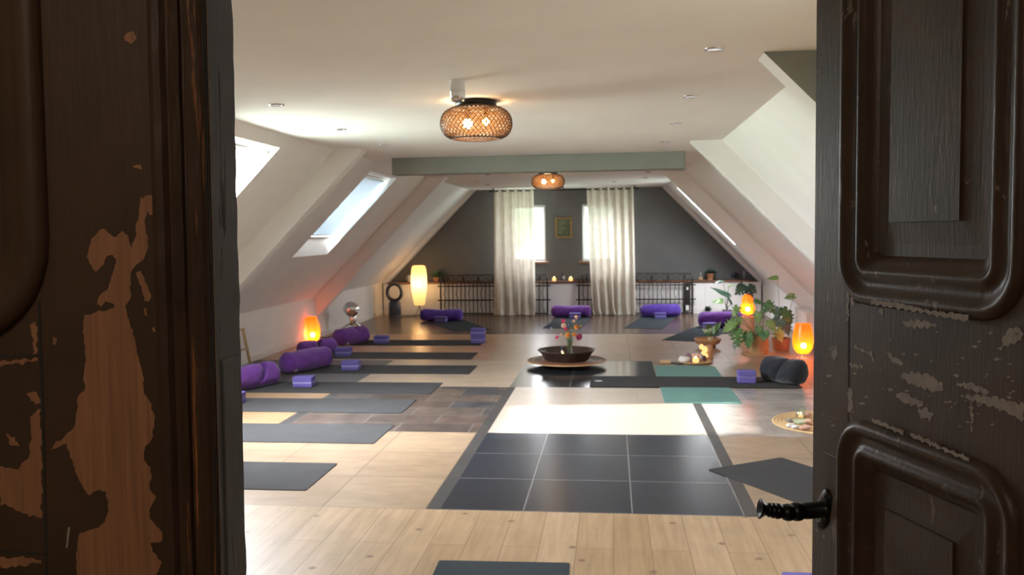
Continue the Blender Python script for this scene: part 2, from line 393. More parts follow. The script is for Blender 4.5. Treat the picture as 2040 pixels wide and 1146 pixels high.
def slope(name, side, holes):
    X = (lambda x: x) if side < 0 else mx
    mb = MB()
    def q(z0, z1, y0, y1):
        mb.add([(X(sx_(z0)), y0, z0), (X(sx_(z0)), y1, z0), (X(sx_(z1)), y1, z1), (X(sx_(z1)), y0, z1)], [(0, 1, 2, 3)])
    y = YF; Z0, Z1 = 1.258, 2.228; gz0 = 1.472; gx1 = -2.925; SA, SB = .03, .30
    for a, b in holes:
        q(KZ, HC, y, a); q(KZ, Z0, a, b); q(Z1, HC, a, b); y = b
        P = [(X(sx_(Z0)), Z0), (X(sx_(Z0)), gz0), (X(gx1), Z1), (X(sx_(Z1)), Z1)]
        for yy, so_ in ((a, SA), (b, SB)): mb.add([(x, yy+(so_ if i_ in (1, 2) else 0), z) for i_, (x, z) in enumerate(P)], [(0, 1, 2, 3)])
        mb.add([(P[0][0], a, P[0][1]), (P[0][0], b, P[0][1]), (P[1][0], b+SB, P[1][1]), (P[1][0], a+SA, P[1][1])], [(0, 1, 2, 3)])
        mb.add([(P[3][0], a, P[3][1]), (P[3][0], b, P[3][1]), (P[2][0], b+SB, P[2][1]), (P[2][0], a+SA, P[2][1])], [(0, 1, 2, 3)])
    q(KZ, HC, y, YB)
    return struct(name, mb, 'white_paint', fix=False)
HL = [(1.7, 2.9), (5.65, 6.90), (9.62, 10.84)]  # first one is unseen, added with its blind to brighten the near end
HR = [(1.7, 2.9), (13.72, 14.81)]  # first one is out of view, added to light the near end
slope('ceiling_slope_left', -1, HL); slope('ceiling_slope_right', 1, HR)

NW = [0]
def skylight(side, y0, y1, blind=False):
    NW[0] += 1; nm = 'window_%d' % NW[0]
    X = (lambda x: x) if side < 0 else mx; y0 += .03; y1 += .30
    A = Vector((X(sx_(1.258)), 0, 1.472)); B = Vector((X(-2.925), 0, 2.228)); d = (B-A).normalized(); n = Vector((d.z, 0, -d.x))
    if n.z > 0: n = -n                                              # into the room
    L = (B-A).length
    M = Matrix(((d.x, 0, n.x, A.x), (0, 1, 0, 0), (d.z, 0, n.z, A.z), (0, 0, 0, 1)))
    f = MB(); w = .045; t = .03
    f.box((w/2, (y0+y1)/2, .0), (w, y1-y0, t), M=M); f.box((L-w/2, (y0+y1)/2, 0), (w, y1-y0, t), M=M)
    f.box((L/2, y0+w/2, 0), (L-2*w, w, t), M=M); f.box((L/2, y1-w/2, 0), (L-2*w, w, t), M=M)
    o = struct(nm, f, 'white_trim')
    g = MB().add([M @ Vector(p) for p in ((0, y0, -.02), (L, y0, -.02), (L, y1, -.02), (0, y1, -.02))], [(0, 1, 2, 3)]).build('pane', 'clear_glass', o)
    if blind:
        b = MB().grid(2, 12, lambda u, v: M @ Vector((.075+(L-.10)*u, y0+.015+(y1-y0-.11)*v, .022+.004*math.sin(v*40))))
        b.build('blind', 'blind_fabric', o, solid=.002)
        MB().box((.075, (y0+y1)/2-.04, .022), (.016, y1-y0-.12, .014), M=M).build('blind_rail', 'white_plastic', o)
    # daylight portal
    l = bpy.data.lights.new('daylight_opening', 'AREA'); l.shape = 'RECTANGLE'; l.size = L; l.size_y = y1-y0; l.cycles.is_portal = True
    lo = bpy.data.objects.new('daylight_opening', l); COL.objects.link(lo)
    zc = -n
    c = M @ Vector((L/2, (y0+y1)/2, -.05)); yv = Vector((0, 1, 0)); xv = yv.cross(zc)
    lo.matrix_world = Matrix(((xv.x, 0, zc.x, c.x), (xv.y, 1, zc.y, c.y), (xv.z, 0, zc.z, c.z), (0, 0, 0, 1)))
for i, h in enumerate(HL): skylight(-1, *h, blind=(i != 1))
for h in HR: skylight(1, *h)

struct('wall_left', MB().bx((KL-.12, YF, 0), (KL, YB, KZ+.004)), 'white_paint')
struct('wall_right', MB().bx((KR, YF, 0), (KR+.12, YB, KZ+.004)), 'white_paint')
struct('baseboard_left', MB().bx((KL, YF, 0), (KL+.016, 15.84, .075)), 'white_trim', bevel=.004)
struct('baseboard_right', MB().bx((KR-.016, YF, 0), (KR, 15.84, .075)), 'white_trim', bevel=.004)

def truss(i, side, y0, y1, off, mats, grey=False):
    X = (lambda x: x) if side < 0 else mx
    zb = HC-(CL+off-KL)/SK
    P = [(CL, HC), (CL+off, HC), (KL+.001, zb), (KL+.001, KZ)]
    vs = [(X(x), y, z) for y in (y0, y1) for x, z in P]
    mb = MB().add(vs, [(0, 1, 2, 3)], 1 if grey else 0).add(vs, [(4, 5, 6, 7), (0, 1, 5, 4), (1, 2, 6, 5), (2, 3, 7, 6), (3, 0, 4, 7)], 0)
    struct('trim_%d' % i, mb, mats, bevel=.012)
k = 0
for y0, y1, off in ((4.15, 4.33, .30), (8.05, 8.22, .28), (12.2, 12.4, .28), (15.98, 16.2, .09)):
    for sd in (-1, 1):
        k += 1; truss(k, sd, y0, y1, off, ['white_paint', 'green_paint'], y0 < 5)
struct('trim_9', MB().bx((-2.335, 9.1, 2.142), (.757, 9.3, HC)), 'green_paint', bevel=.006)

# back wall with two window openings
W1 = (-1.88, -1.235); W2 = (-.545, .10); WZ = (.965, 2.02)
bw = MB()
for x0, x1, z0, z1 in ((KL-.1, W1[0], 0, 2.45), (W1[0], W1[1], 0, WZ[0]), (W1[0], W1[1], WZ[1], 2.45), (W1[1], W2[0], 0, 2.45), (W2[0], W2[1], 0, WZ[0]), (W2[0], W2[1], WZ[1], 2.45), (W2[1], KR+.1, 0, 2.45)):
    bw.bx((x0, YB, z0), (x1, YB+.2, z1))
struct('wall_back', bw, 'charcoal_wall')
for (x0, x1), blinds in ((W1, False), (W2, True)):
    NW[0] += 1
    f = MB(); y = YB+.12; w = .05
    f.bx((x0, y, WZ[0]), (x0+w, y+.05, WZ[1])); f.bx((x1-w, y, WZ[0]), (x1, y+.05, WZ[1]))
    f.bx((x0+w, y, WZ[0]), (x1-w, y+.05, WZ[0]+w)); f.bx((x0+w, y, WZ[1]-w), (x1-w, y+.05, WZ[1]))
    if blinds: f.bx((x0+w, y, 1.30), (x1-w, y+.04, 1.335))
    o = struct('window_%d' % NW[0], f, 'white_trim', bevel=.006)
    MB().add([(x0+w, y+.025, WZ[0]+w), (x1-w, y+.025, WZ[0]+w), (x1-w, y+.025, WZ[1]-w), (x0+w, y+.025, WZ[1]-w)], [(0, 1, 2, 3)]).build('pane', 'clear_glass', o)
    MB().bx((x0-.06, YB-.09, WZ[0]-.045), (x1+.06, YB+.12, WZ[0]-.002)).build('sill', 'sill_wood', o, bevel=.006)
    if blinds:
        b = MB(); nsl = 36
        for i in range(nsl):
            z = WZ[0]+.05+(WZ[1]-WZ[0]-.11)*i/(nsl-1)
            M = Matrix.Translation(((x0+x1)/2, YB+.06, z)) @ Matrix.Rotation(math.radians(28), 4, 'X')
            b.box((0, 0, 0), (x1-x0-.02, .024, .0012), M=M)
        b.bx((x0+.01, YB+.045, WZ[1]-.03), (x1-.01, YB+.08, WZ[1]))
        b.build('venetian_blind', 'slat_white', o)
    l = bpy.data.lights.new('daylight_opening', 'AREA'); l.shape = 'RECTANGLE'; l.size = x1-x0; l.size_y = WZ[1]-WZ[0]; l.cycles.is_portal = True
    lo = bpy.data.objects.new('daylight_opening', l); COL.objects.link(lo); lo.location = ((x0+x1)/2, YB+.21, sum(WZ)/2); lo.rotation_euler = (-PI/2, 0, 0)

# front wall, with the doorway the picture looks through, and the hall
DX0, DX1 = -1.13, .62
fwm = MB()
for x0, x1, z0, z1 in ((KL-.1, DX0, 0, 2.45), (DX1, KR+.1, 0, 2.45), (DX0, DX1, 2.14, 2.45)): fwm.bx((x0, .52, z0), (x1, .64, z1))
struct('wall_front', fwm, 'hall_paint')
struct('wall_hall', MB().bx((-1.75, -1.6, 0), (-1.6, .52, 2.45)).bx((1.2, -1.6, 0), (1.35, .52, 2.45)).bx((-1.75, -1.75, 0), (1.35, -1.6, 2.45)), 'hall_paint')
struct('ceiling_hall', MB().bx((-1.75, -1.75, 2.45), (1.35, .64, 2.5)), 'hall_paint')
# ------------------------------------------------------------------ the two old doors
def rrect(x0, z0, x1, z1, r, n=8):
    """rounded rectangle, counter-clockwise"""
    out = []
    for cx, cz, a0 in ((x1-r, z0+r, -90), (x1-r, z1-r, 0), (x0+r, z1-r, 90), (x0+r, z0+r, 180)):
        for i in range(n+1):
            a = math.radians(a0+90*i/n); out.append((cx+r*math.cos(a), cz+r*math.sin(a)))
    return out
def ring_profile(mb, x0, z0, x1, z1, r, prof, mi=0, n=8):
    """sweep (inset, height) pairs round a rounded rectangle; height is out of the door face (local -y)"""
    rows = []
    for d, h in prof:
        rows.append([(x, -h, z) for x, z in rrect(x0+d, z0+d, x1-d, z1-d, max(r-d, .012), n)])
    k = len(rows[0]); vs = [p for row in rows for p in row]
    fs = [(j*k+i, j*k+(i+1) % k, (j+1)*k+(i+1) % k, (j+1)*k+i) for j in range(len(rows)-1) for i in range(k)]
    mb.add(vs, fs, mi, True)
    return rows[-1]
def holed_face(mb, outer, holes, y=0.0, mi=0):
    bm = bmesh.new(); edges = []
    for loop in [outer]+holes:
        vs = [bm.verts.new((x, y, z)) for x, z in loop]
        edges += [bm.edges.new((vs[i], vs[(i+1) % len(vs)])) for i in range(len(vs))]
    bmesh.ops.triangle_fill(bm, edges=edges, use_beauty=True)
    bm.verts.index_update()
    mb.add([v.co.copy() for v in bm.verts], [tuple(v.index for v in f.verts) for f in bm.faces], mi)
    bm.free()
def ragged(poly, amp=.002, step=.004, seed=1):
    rd = random.Random(seed); out = []
    n = len(poly)
    for i in range(n):
        a = Vector(poly[i]); b = Vector(poly[(i+1) % n]); L = (b-a).length; k = max(1, int(L/step))
        nrm = Vector((-(b-a).y, (b-a).x)).normalized() if L > 1e-9 else Vector((0, 0))
        for j in range(k):
            p = a.lerp(b, j/k)
            w = amp*(.6*math.sin(p.x*430+p.y*310+seed)+.5*math.sin(p.x*900-p.y*780+seed*2)+rd.uniform(-.5, .5))
            out.append((p.x+nrm.x*w, p.y+nrm.y*w))
    return out
def flake(mb, poly, y, mi, amp=.0015, step=.004, seed=1, th=.0003):
    pts = ragged(poly, amp, step, seed); bm = bmesh.new()
    vs = [bm.verts.new((x, y-th, z)) for x, z in pts]
    es = [bm.edges.new((vs[i], vs[(i+1) % len(vs)])) for i in range(len(vs))]
    bmesh.ops.triangle_fill(bm, edges=es, use_beauty=True); bm.verts.index_update()
    mb.add([v.co.copy() for v in bm.verts], [tuple(v.index for v in f.verts) for f in bm.faces], mi); bm.free()
    n = len(pts)
    mb.add([(x, y-th, z) for x, z in pts]+[(x, y+.0002, z) for x, z in pts], [(i, (i+1) % n, n+(i+1) % n, n+i) for i in range(n)], mi)

MOULD = [(0, 0), (.002, .006), (.008, .011), (.014, .011), (.019, .007), (.026, .002), (.033, .001), (.039, .003), (.042, .006), (.047, .007), (.051, .005), (.054, .001), (.060, -.002), (.066, -.006), (.070, -.012)]
def panel(parent, x0, z0, x1, z1, r, mat, prof=MOULD, bev=.030, name='panel'):
    mm = MB(); ring_profile(mm, x0, z0, x1, z1, r, prof); mo = mm.build('moulding', mat, parent, fix=False)
    d = prof[-1][0]; pm = MB()
    inner = rrect(x0+d, z0+d, x1-d, z1-d, max(r-d, .012))
    e = d+.016
    fx0, fz0, fx1, fz1 = x0+e, z0+e, x1-e, z1-e
    holed_face(pm, inner, [[(fx0, fz0), (fx1, fz0), (fx1, fz1), (fx0, fz1)]], .012)
    b = bev
    vs = [(fx0, .012, fz0), (fx1, .012, fz0), (fx1, .012, fz1), (fx0, .012, fz1), (fx0+b*.5, .010, fz0+b), (fx1-b, .010, fz0+b), (fx1-b, .010, fz1-b), (fx0+b*.5, .010, fz1-b),
          (fx0+b*.5, .006, fz0+b), (fx1-b, .006, fz0+b), (fx1-b, .006, fz1-b), (fx0+b*.5, .006, fz1-b)]
    pm.add(vs, [(0, 1, 5, 4), (1, 2, 6, 5), (2, 3, 7, 6), (3, 0, 4, 7), (4, 5, 9, 8), (5, 6, 10, 9), (6, 7, 11, 10), (7, 4, 8, 11), (8, 9, 10, 11)])
    pm.build(name, mat if 'mould' not in mat else 'old_brown', parent, fix=False)

# right leaf: local x runs from the free edge towards the hinge, local -y is the face we see
F2 = Vector((.32, 1.37, 0)); H2 = Vector((.575, .58, 0)); LW = .83; TH = .04
dx = (H2-F2).normalized(); ny = Vector((-dx.y, dx.x, 0))
if ny.x < 0: ny = -ny                                               # local +y = away from the camera side
rd = thing('old_door', 'brown painted door leaf with round-cornered moulded panels and a black iron handle, swung into the room', 'door', (0, 0, 0))
rd.matrix_world = Matrix(((dx.x, ny.x, 0, F2.x), (dx.y, ny.y, 0, F2.y), (0, 0, 1, .012), (0, 0, 0, 1)))
xe = -.0205; ZT = 2.10
c1 = (.054, 1.380, .406, 2.02); c2 = (.054, .16, .406, 1.228-.012); c3 = (.43, 1.380, .775, 2.02); c4 = (.43, .16, .775, 1.216)
R_ = .066
lf = MB()
holed_face(lf, [(xe, 0), (LW-.02, 0), (LW-.02, ZT), (xe, ZT)], [rrect(*c, R_) for c in (c1, c2, c3, c4)], 0, 0)
lf.bx((xe, .014, 0), (LW-.02, TH, ZT), 0)
lf.add([(xe, 0, 0), (xe, .014, 0), (xe, .014, ZT), (xe, 0, ZT), (LW-.02, 0, 0), (LW-.02, .014, 0), (LW-.02, .014, ZT), (LW-.02, 0, ZT)], [(0, 1, 2, 3), (4, 7, 6, 5), (3, 2, 6, 7), (0, 4, 5, 1)], 0)
def RS(px, py, off=0):            # a pixel on the right leaf's face -> its own (x, z)
    d = ray(px, py); n = ny; t = ((F2-EYE).dot(n)+off)/d.dot(n); p = EYE+d*t
    return ((p-F2).dot(dx), p.z-.012)
def RP(pts): return [RS(*p) for p in pts]
chips = [[(1795, 643), (1825, 637), (1852, 641), (1868, 650), (1840, 655), (1812, 652)],
 [(1800, 745), (1820, 742), (1850, 746), (1878, 762), (1880, 778), (1862, 782), (1838, 772), (1812, 764), (1795, 752)],
 [(1765, 700), (1785, 712), (1800, 726), (1790, 728), (1772, 714)],
 [(1907, 762), (1940, 764), (1972, 780), (1968, 786), (1930, 776), (1908, 768)],
 [(1914, 790), (1960, 787), (2040, 806), (2040, 838), (2018, 828), (1980, 812), (1940, 800)],
 [(1700, 690), (1703, 690), (1737, 706), (1733, 707)],
 [(1692, 723), (1720, 727), (1718, 735), (1695, 731)],
 [(1785, 785), (1800, 781), (1815, 790), (1840, 800), (1838, 812), (1812, 806), (1792, 798)],
 [(1828, 818), (1845, 812), (1862, 826), (1855, 838), (1836, 832)],
 [(2000, 672), (2012, 655), (2034, 652), (2040, 668), (2022, 684), (2002, 690), (1990, 697)],
 [(1690, 770), (1698, 778), (1700, 815), (1692, 822), (1689, 800)],
 [(1688, 560), (1692, 560), (1691, 640), (1687, 640)],
 [(1750, 617), (1760, 616), (1759, 630), (1752, 630)],
 [(1657, 690), (1668, 688), (1670, 705), (1664, 722), (1658, 710)],
 [(1934, 800), (1938, 800), (1939, 862), (1935, 860)],
 [(1696, 585), (1704, 586), (1702, 612), (1696, 606)], [(1733, 702), (1736, 700), (1742, 720), (1739, 722)]]
for i, c in enumerate(chips): flake(lf, RP(c), 0, 1, .0022, .003, i+1, .0004)
rnd = random.Random(5)
for i in range(70):               # specks of lost paint over the middle rail and the stile
    px = rnd.uniform(1640, 2035); py = rnd.uniform(660, 850)
    if px > 1700 and py > 800+ (px-1700)*.25: continue
    s = rnd.uniform(1.2, 4.5); flake(lf, RP([(px-s*1.5, py), (px, py-s*.7), (px+s*1.6, py+s*.3), (px, py+s)]), 0, 1, .0006, .002, i+40, .0004)
# joint line between stile and rail, and the lock plate let into the stile
flake(lf, RP([(1690, 575), (1693, 575), (1692, 840), (1689, 840)]), 0, 2, .0005, .006, 3, .0003)
flake(lf, RP([(1700, 597), (1712, 604), (1711, 606), (1699, 600)]), 0, 2, .0003, .006, 3, .0005)
leaf_o = lf.build('leaf', ['old_brown', 'scuff', 'gap_dark'], rd, fix=False)
for c in (c1, c2, c3, c4): panel(rd, *c, R_, 'old_brown_mould')
# bare streaks on the bottom of the upper moulding and the top of the lower one
sk = MB()
def streak(p0, p1, w, seed, up=.0115):
    a = Vector(RS(*p0, -up)); b = Vector(RS(*p1, -up)); n = Vector((0, 1))
    flake(sk, [tuple(a-n*w*.6), tuple(a.lerp(b, .5)-n*w*.5), tuple(b-n*w*.6), tuple(b+n*w*.5), tuple(a.lerp(b, .6)+n*w*.2), tuple(a.lerp(b, .3)+n*w*.55), tuple(a+n*w*.4)], -up, 0, .0018, .003, seed, .0004)
streak((1735, 600), (1930, 634), .007, 4); streak((1738, 836), (1800, 862), .006, 6); streak((1815, 866), (1930, 915), .005, 8)
sk.build('worn_streak', 'scuff', rd, fix=False)['label'] = 'pale bare patches where the paint has worn off the moulding'
pl = MB(); a = RS(1640, 900); b = RS(1660, 1146)
pl.bx((a[0], -.0008, .80), (b[0]+.012, .002, a[1])); pl.build('lock_plate', 'old_brown_mould', rd, bevel=.001)
# handle
hx, hz = RS(1643, 1015)
T = Matrix.Translation((hx, 0, hz)) @ Matrix.Rotation(PI/2, 4, 'X')   # local z of the lathe -> door -y
TR = T @ Matrix.Rotation(math.radians(-20), 4, 'Z')
h = MB().lathe([(.026, 0), (.027, .002), (.024, .004), (.014, .006), (.0001, .0065)], 28, (0, 0, 0), 0, True, TR, .66, 1.35)
ro = h.build('handle_rosette', 'handle_iron', rd)
sc = MB()
for s in (-1, 1): sc.lathe([(.0028, 0), (.0028, .0012), (.0001, .0016)], 10, (0, s*.024, .0045), 0, True, TR)
sc.build('screw', 'handle_iron', ro)
h = MB().lathe([(.017, .004), (.013, .008), (.0128, .034), (.0115, .036), (.0115, .038), (.0135, .041), (.0148, .047), (.0135, .053), (.009, .057)], 24, (0, 0, 0), 0, True, T)
h.ball((0, 0, .062), .0135, 0, 20, M=T)
# the lever end: rings and a flared bell
Q = T @ Matrix.Translation((0, 0, .064)) @ Matrix.Rotation(math.radians(-9), 4, 'X') @ Matrix.Rotation(math.radians(-12), 4, 'Y')
h.lathe([(.010, .008), (.012, .012), (.012, .016), (.0095, .0175), (.0118, .019), (.0118, .0225), (.0095, .024), (.011, .0255), (.011, .028), (.0088, .031), (.0115, .036), (.0158, .041), (.0158, .0415), (.0128, .0425), (.006, .036), (.0001, .035)], 24, (0, 0, 0), 0, True, Q)
h.build('handle', 'handle_iron', rd)['label'] = 'turned black iron door handle with a flared end'

# left leaf: nearly shut, seen almost face-on; local x from the free edge towards its hinge (world -x)
Y0 = .55; FX = -.2655
ld = thing('old_door', 'dark brown door leaf with a large flaked patch of bare reddish wood, standing near and face-on', 'door', (0, 0, 0))
ld.matrix_world = Matrix.Translation((FX, Y0, 1.46)) @ Matrix.Rotation(.0098, 4, 'Y') @ Matrix.Translation((0, 0, -1.46+.012))
def LS(px, py, off=0):
    p = W(px, py, Y0-off); v = ld.matrix_world.inverted() @ p; return (v.x, v.z)
def LP(pts): return [LS(*p) for p in pts]
ll = MB(); XL = -.83; AS = LS(310, 573)[0]
pr = LS(92, 300)[0]; pz = LS(0, 694)[1]
cA = (-.70, pz, pr, 2.0); cB = (-.70, .16, pr, LS(0, 1150)[1]-.02)
holed_face(ll, [(XL, 0), (0, 0), (0, ZT), (XL, ZT)], [rrect(*cA, .075), rrect(*cB, .07)], 0, 0)
ll.bx((XL, .018, 0), (-.002, .041, ZT), 0)
ll.add([(XL, 0, 0), (XL, .018, 0), (XL, .018, ZT), (XL, 0, ZT)], [(0, 1, 2, 3)], 0)
bare = [(282, 392), (276, 430), (268, 478), (262, 500), (255, 470), (246, 462), (232, 470), (220, 468), (210, 456), (200, 458), (182, 475), (180, 490), (172, 512), (180, 528), (192, 544), (205, 530), (214, 512), (226, 508),
 (232, 520), (222, 555), (214, 580), (196, 590), (194, 606), (202, 612), (212, 600), (230, 606), (228, 614), (170, 628), (165, 660), (172, 700), (168, 745), (170, 775), (156, 792), (150, 850), (128, 872), (112, 880), (100, 898), (122, 888), (132, 885),
 (140, 910), (152, 940), (166, 970), (178, 986), (200, 976), (212, 980), (216, 1010), (212, 1040), (194, 1052), (160, 1062), (154, 1085), (152, 1150), (312, 1150), (322, 1120), (304, 1098), (300, 1084), (322, 1078), (326, 1060), (310, 1046), (298, 1030), (302, 1008),
 (312, 990), (298, 976), (302, 955), (300, 935), (286, 918), (290, 890), (306, 870), (308, 830), (300, 800), (288, 780), (284, 745), (272, 690), (258, 640), (252, 612), (262, 585), (260, 540), (270, 530), (288, 515), (296, 492), (290, 450), (292, 425), (300, 405)]
flake(ll, LP(bare), 0, 1, .0007, .0015, 3, .0003)
flake(ll, LP([(272, 545), (281, 540), (290, 560), (302, 592), (296, 603), (288, 600), (283, 575)]), 0, 1, .0005, .0015, 5, .0003)
for q, sd in (([(252, 66), (268, 62), (274, 78), (262, 88), (248, 78)], 1), ([(303, 655), (309, 650), (312, 660), (306, 664)], 2), ([(288, 392), (302, 388), (316, 402), (314, 424), (300, 430), (290, 418)], 3),
              ([(262, 330), (280, 328), (284, 338), (270, 336)], 4), ([(300, 316), (310, 326), (317, 342), (308, 338)], 6), ([(286, 616), (292, 612), (294, 630), (288, 628)], 7), ([(106, 670), (114, 676), (112, 688), (107, 684)], 8)):
    flake(ll, LP(q), 0, 1, .0004, .0012, sd, .0004)
flake(ll, LP([(136, 1050), (141, 1050), (135, 1092), (131, 1092)]), 0, 2, .0002, .002, 4, .0003)
# pale scrapes on the rail at the far left, joint grooves
for q, sd in (([(0, 930), (20, 935), (45, 930), (60, 900), (64, 826), (80, 815), (84, 900), (84, 1030), (60, 1030), (30, 1012), (0, 1005)], 2), ([(10, 860), (30, 872), (40, 890), (22, 888)], 3), ([(0, 720), (74, 714), (74, 720), (0, 728)], 4),
              ([(62, 650), (72, 640), (76, 700), (68, 706)], 5), ([(0, 1112), (60, 1110), (84, 1120), (40, 1128), (0, 1132)], 6), ([(50, 785), (70, 780), (84, 800), (70, 806)], 7)):
    flake(ll, LP(q), 0, 3, .0010, .0012, sd, .0003)
for q in ([(76, 600), (80, 600), (84, 720), (86, 760), (90, 905), (94, 1146), (90, 1146), (86, 905), (80, 760)], [(0, 1098), (92, 1102), (92, 1106), (0, 1102)], [(0, 708), (76, 708), (76, 711), (0, 711)]):
    flake(ll, LP(q), 0, 4, .0002, .003, 2, .0004)
ll.build('leaf', ['left_brown', 'bare_wood', 'scuff', 'bare_wood', 'gap_dark'], ld, fix=False)
panel(ld, *cA, .075, 'left_brown', [(0, 0), (.001, .004), (.006, .007), (.013, .0075), (.018, .004), (.024, .001), (.034, -.001), (.040, -.008)])
panel(ld, *cB, .07, 'left_brown', [(0, 0), (.001, .004), (.006, .007), (.013, .0075), (.018, .004), (.024, .001), (.034, -.001), (.040, -.008)])
# reeded meeting strip along the free edge
prof = [(AS, 0), (AS+.001, .003), (AS+.005, .0048), (AS+.010, .0048), (AS+.013, .002), (AS+.0145, .002), (AS+.016, .0055), (AS+.0195, .0075), (AS+.0235, .0055), (AS+.0245, .003), (AS+.026, .003), (AS+.028, .006), (AS+.032, .007), (-.004, .005), (0, .002), (0, -.003)]
rm = MB(); zz = [0, ZT]
zs = [ZT*i/90 for i in range(91)]
rm.grid(len(prof), len(zs), lambda u, v: (prof[round(u*(len(prof)-1))][0], -prof[round(u*(len(prof)-1))][1]*(1+.10*math.sin(v*190+u*5)), v*ZT), smooth=False)
rm.build('meeting_strip', 'left_reed', ld, fix=False)['label'] = 'reeded moulding strip worn to orange wood in streaks'
# the edge of the leaf: dark grey primer, a thin gap beside the strip, and a long bolt plate
em = MB()
zs = [ZT*i/160 for i in range(161)]
rj = random.Random(3); jit = [rj.uniform(-.0006, .0006) for _ in zs]
em.grid(5, len(zs), lambda u, v: (0.0 + (.0 if u < .9 else jit[round(v*160)]), .0015+.0395*u, v*ZT), smooth=False)
em.bx((-.004, -.003, 0), (-.0004, .0016, ZT), 1); em.bx((-.0004, .0008, 0), (.0007, .0022, ZT), 2)
em.build('edge_face', ['edge_grey', 'gap_dark', 'scuff'], ld, fix=False)['label'] = 'dark grey primed edge of the leaf'
zt = LS(455, 722)[1]
MB().bx((-.001, .009, zt-.24), (.0014, .036, zt)).build('bolt_plate', 'edge_grey', ld, bevel=.0012)
# ------------------------------------------------------------------ mats, blocks, bolsters
MT = .005
def yoga_mat(x, y, w, l, rz, label, mat='mat_grey', group=None, z=0.0, logo=None, name='yoga_mat'):
    """x, y: middle of the mat; w across, l along local y"""
    t = thing(name, label, 'yoga mat', (x, y, z), rz, group)
    pts = []
    r = .012
    for cx, cy, a0 in ((w/2-r, -l/2+r, -90), (w/2-r, l/2-r, 0), (-w/2+r, l/2-r, 90), (-w/2+r, -l/2+r, 180)):
        for i in range(4): a = math.radians(a0+30*i); pts.append((cx+r*math.cos(a), cy+r*math.sin(a)))
    MB().prism(pts, .0004, MT).build('mat_sheet', mat, t, bevel=.0012)
    if logo: MB().lathe([(.0001, 0), (.04, 0), (.04, .0006), (.0001, .0006)], 20, (logo[0], logo[1], MT), 0, False).build('printed_mark', 'logo_grey', t)['label'] = 'small pale oval mark'
    return t
GM = 'grey mats in the row along the left wall'
for (xr, y0, y1, L, lab) in ((-1.80, 4.83, 5.43, 1.83, 'grey yoga mat lying on beige tile, nearest of the row along the left wall'),
        (-1.71, 5.97, 6.57, 1.83, 'grey yoga mat at the near edge of the brown slate, second in the left row'),
        (-1.765, 7.02, 7.62, 1.85, 'grey yoga mat crossing the middle of the brown slate, third in the left row'),
        (-1.70, 7.90, 8.50, 1.90, 'grey yoga mat at the far edge of the slate, fourth in the left row'),
        (-1.525, 9.04, 9.63, 2.15, 'grey yoga mat under the long plump purple bolster, fifth in the left row'),
        (-1.68, 10.13, 10.70, 1.90, 'grey yoga mat on red-brown planks, second from the far end of the left row'),
        (-1.765, 11.38, 11.97, 1.80, 'grey yoga mat with two stacked blocks at its right end, farthest of the left row')):
    yoga_mat(xr-L/2, (y0+y1)/2, y1-y0, L, PI/2, lab, 'mat_grey', GM)
yoga_mat(-.47, 2.91, .60, 1.83, .03, 'slate-grey yoga mat at the bottom of the view on the oak planks', 'mat_slate')
a = Vector((.59, 5.44)); b = Vector((1.10, 5.765)); w = (b-a).normalized(); d = Vector((w.y, -w.x)); m = (a+b)/2 + d*.9
yoga_mat(m.x, m.y, .60, 1.8, math.atan2(w.y, w.x), 'grey yoga mat laid askew across the black tile border beside the iron-handled door', 'mat_grey')
yoga_mat(.78, 8.62, .60, 2.0, PI/2, 'grey mat with a small pale oval mark, crossing over the teal mat', 'mat_grey', z=.0056, logo=(.0, .92))
t = thing('yoga_mat', 'teal yoga mat running under the grey mat at right angles', 'yoga mat', (.785, 8.63, 0), -.005)
MB().prism([(-.33, -1.07), (.33, -1.07), (.33, .99), (.27, 1.06), (-.27, 1.06), (-.33, .99)], .0004, MT).build('mat_sheet', 'mat_teal', t, bevel=.0012)
def mat_quad(c, label, mat, L=None):
    p = [Vector(q) for q in c]; near = (p[0]+p[1])/2; far = (p[2]+p[3])/2; ax = (far-near).normalized(); L = L or (far-near).length; c0 = near+ax*L/2
    return yoga_mat(c0.x, c0.y, .60, L, math.atan2(ax.y, ax.x)-PI/2, label, mat)
BM = []
BM.append(mat_quad([(-2.42, 13.03), (-1.92, 13.37), (-2.61, 14.9), (-3.35, 15.0)], 'slate-grey mat laid slantwise at the back left near the paper lamp', 'mat_slate', 1.83))
BM.append(mat_quad([(-1.08, 13.5), (-.50, 13.4), (-.38, 15.2), (-.94, 15.2)], 'slate-grey mat at the back behind the flower vase', 'mat_slate', 1.75))
BM.append(mat_quad([(.14, 13.42), (.79, 13.42), (1.12, 15.2), (.48, 15.2)], 'slate-grey mat at the back under the bright indigo bolster', 'mat_slate', 1.83))
BM.append(mat_quad([(.64, 11.95), (1.26, 11.80), (1.95, 13.5), (1.3, 13.8)], 'slate-blue mat at the back right beside the monstera', 'mat_slate', 1.9))

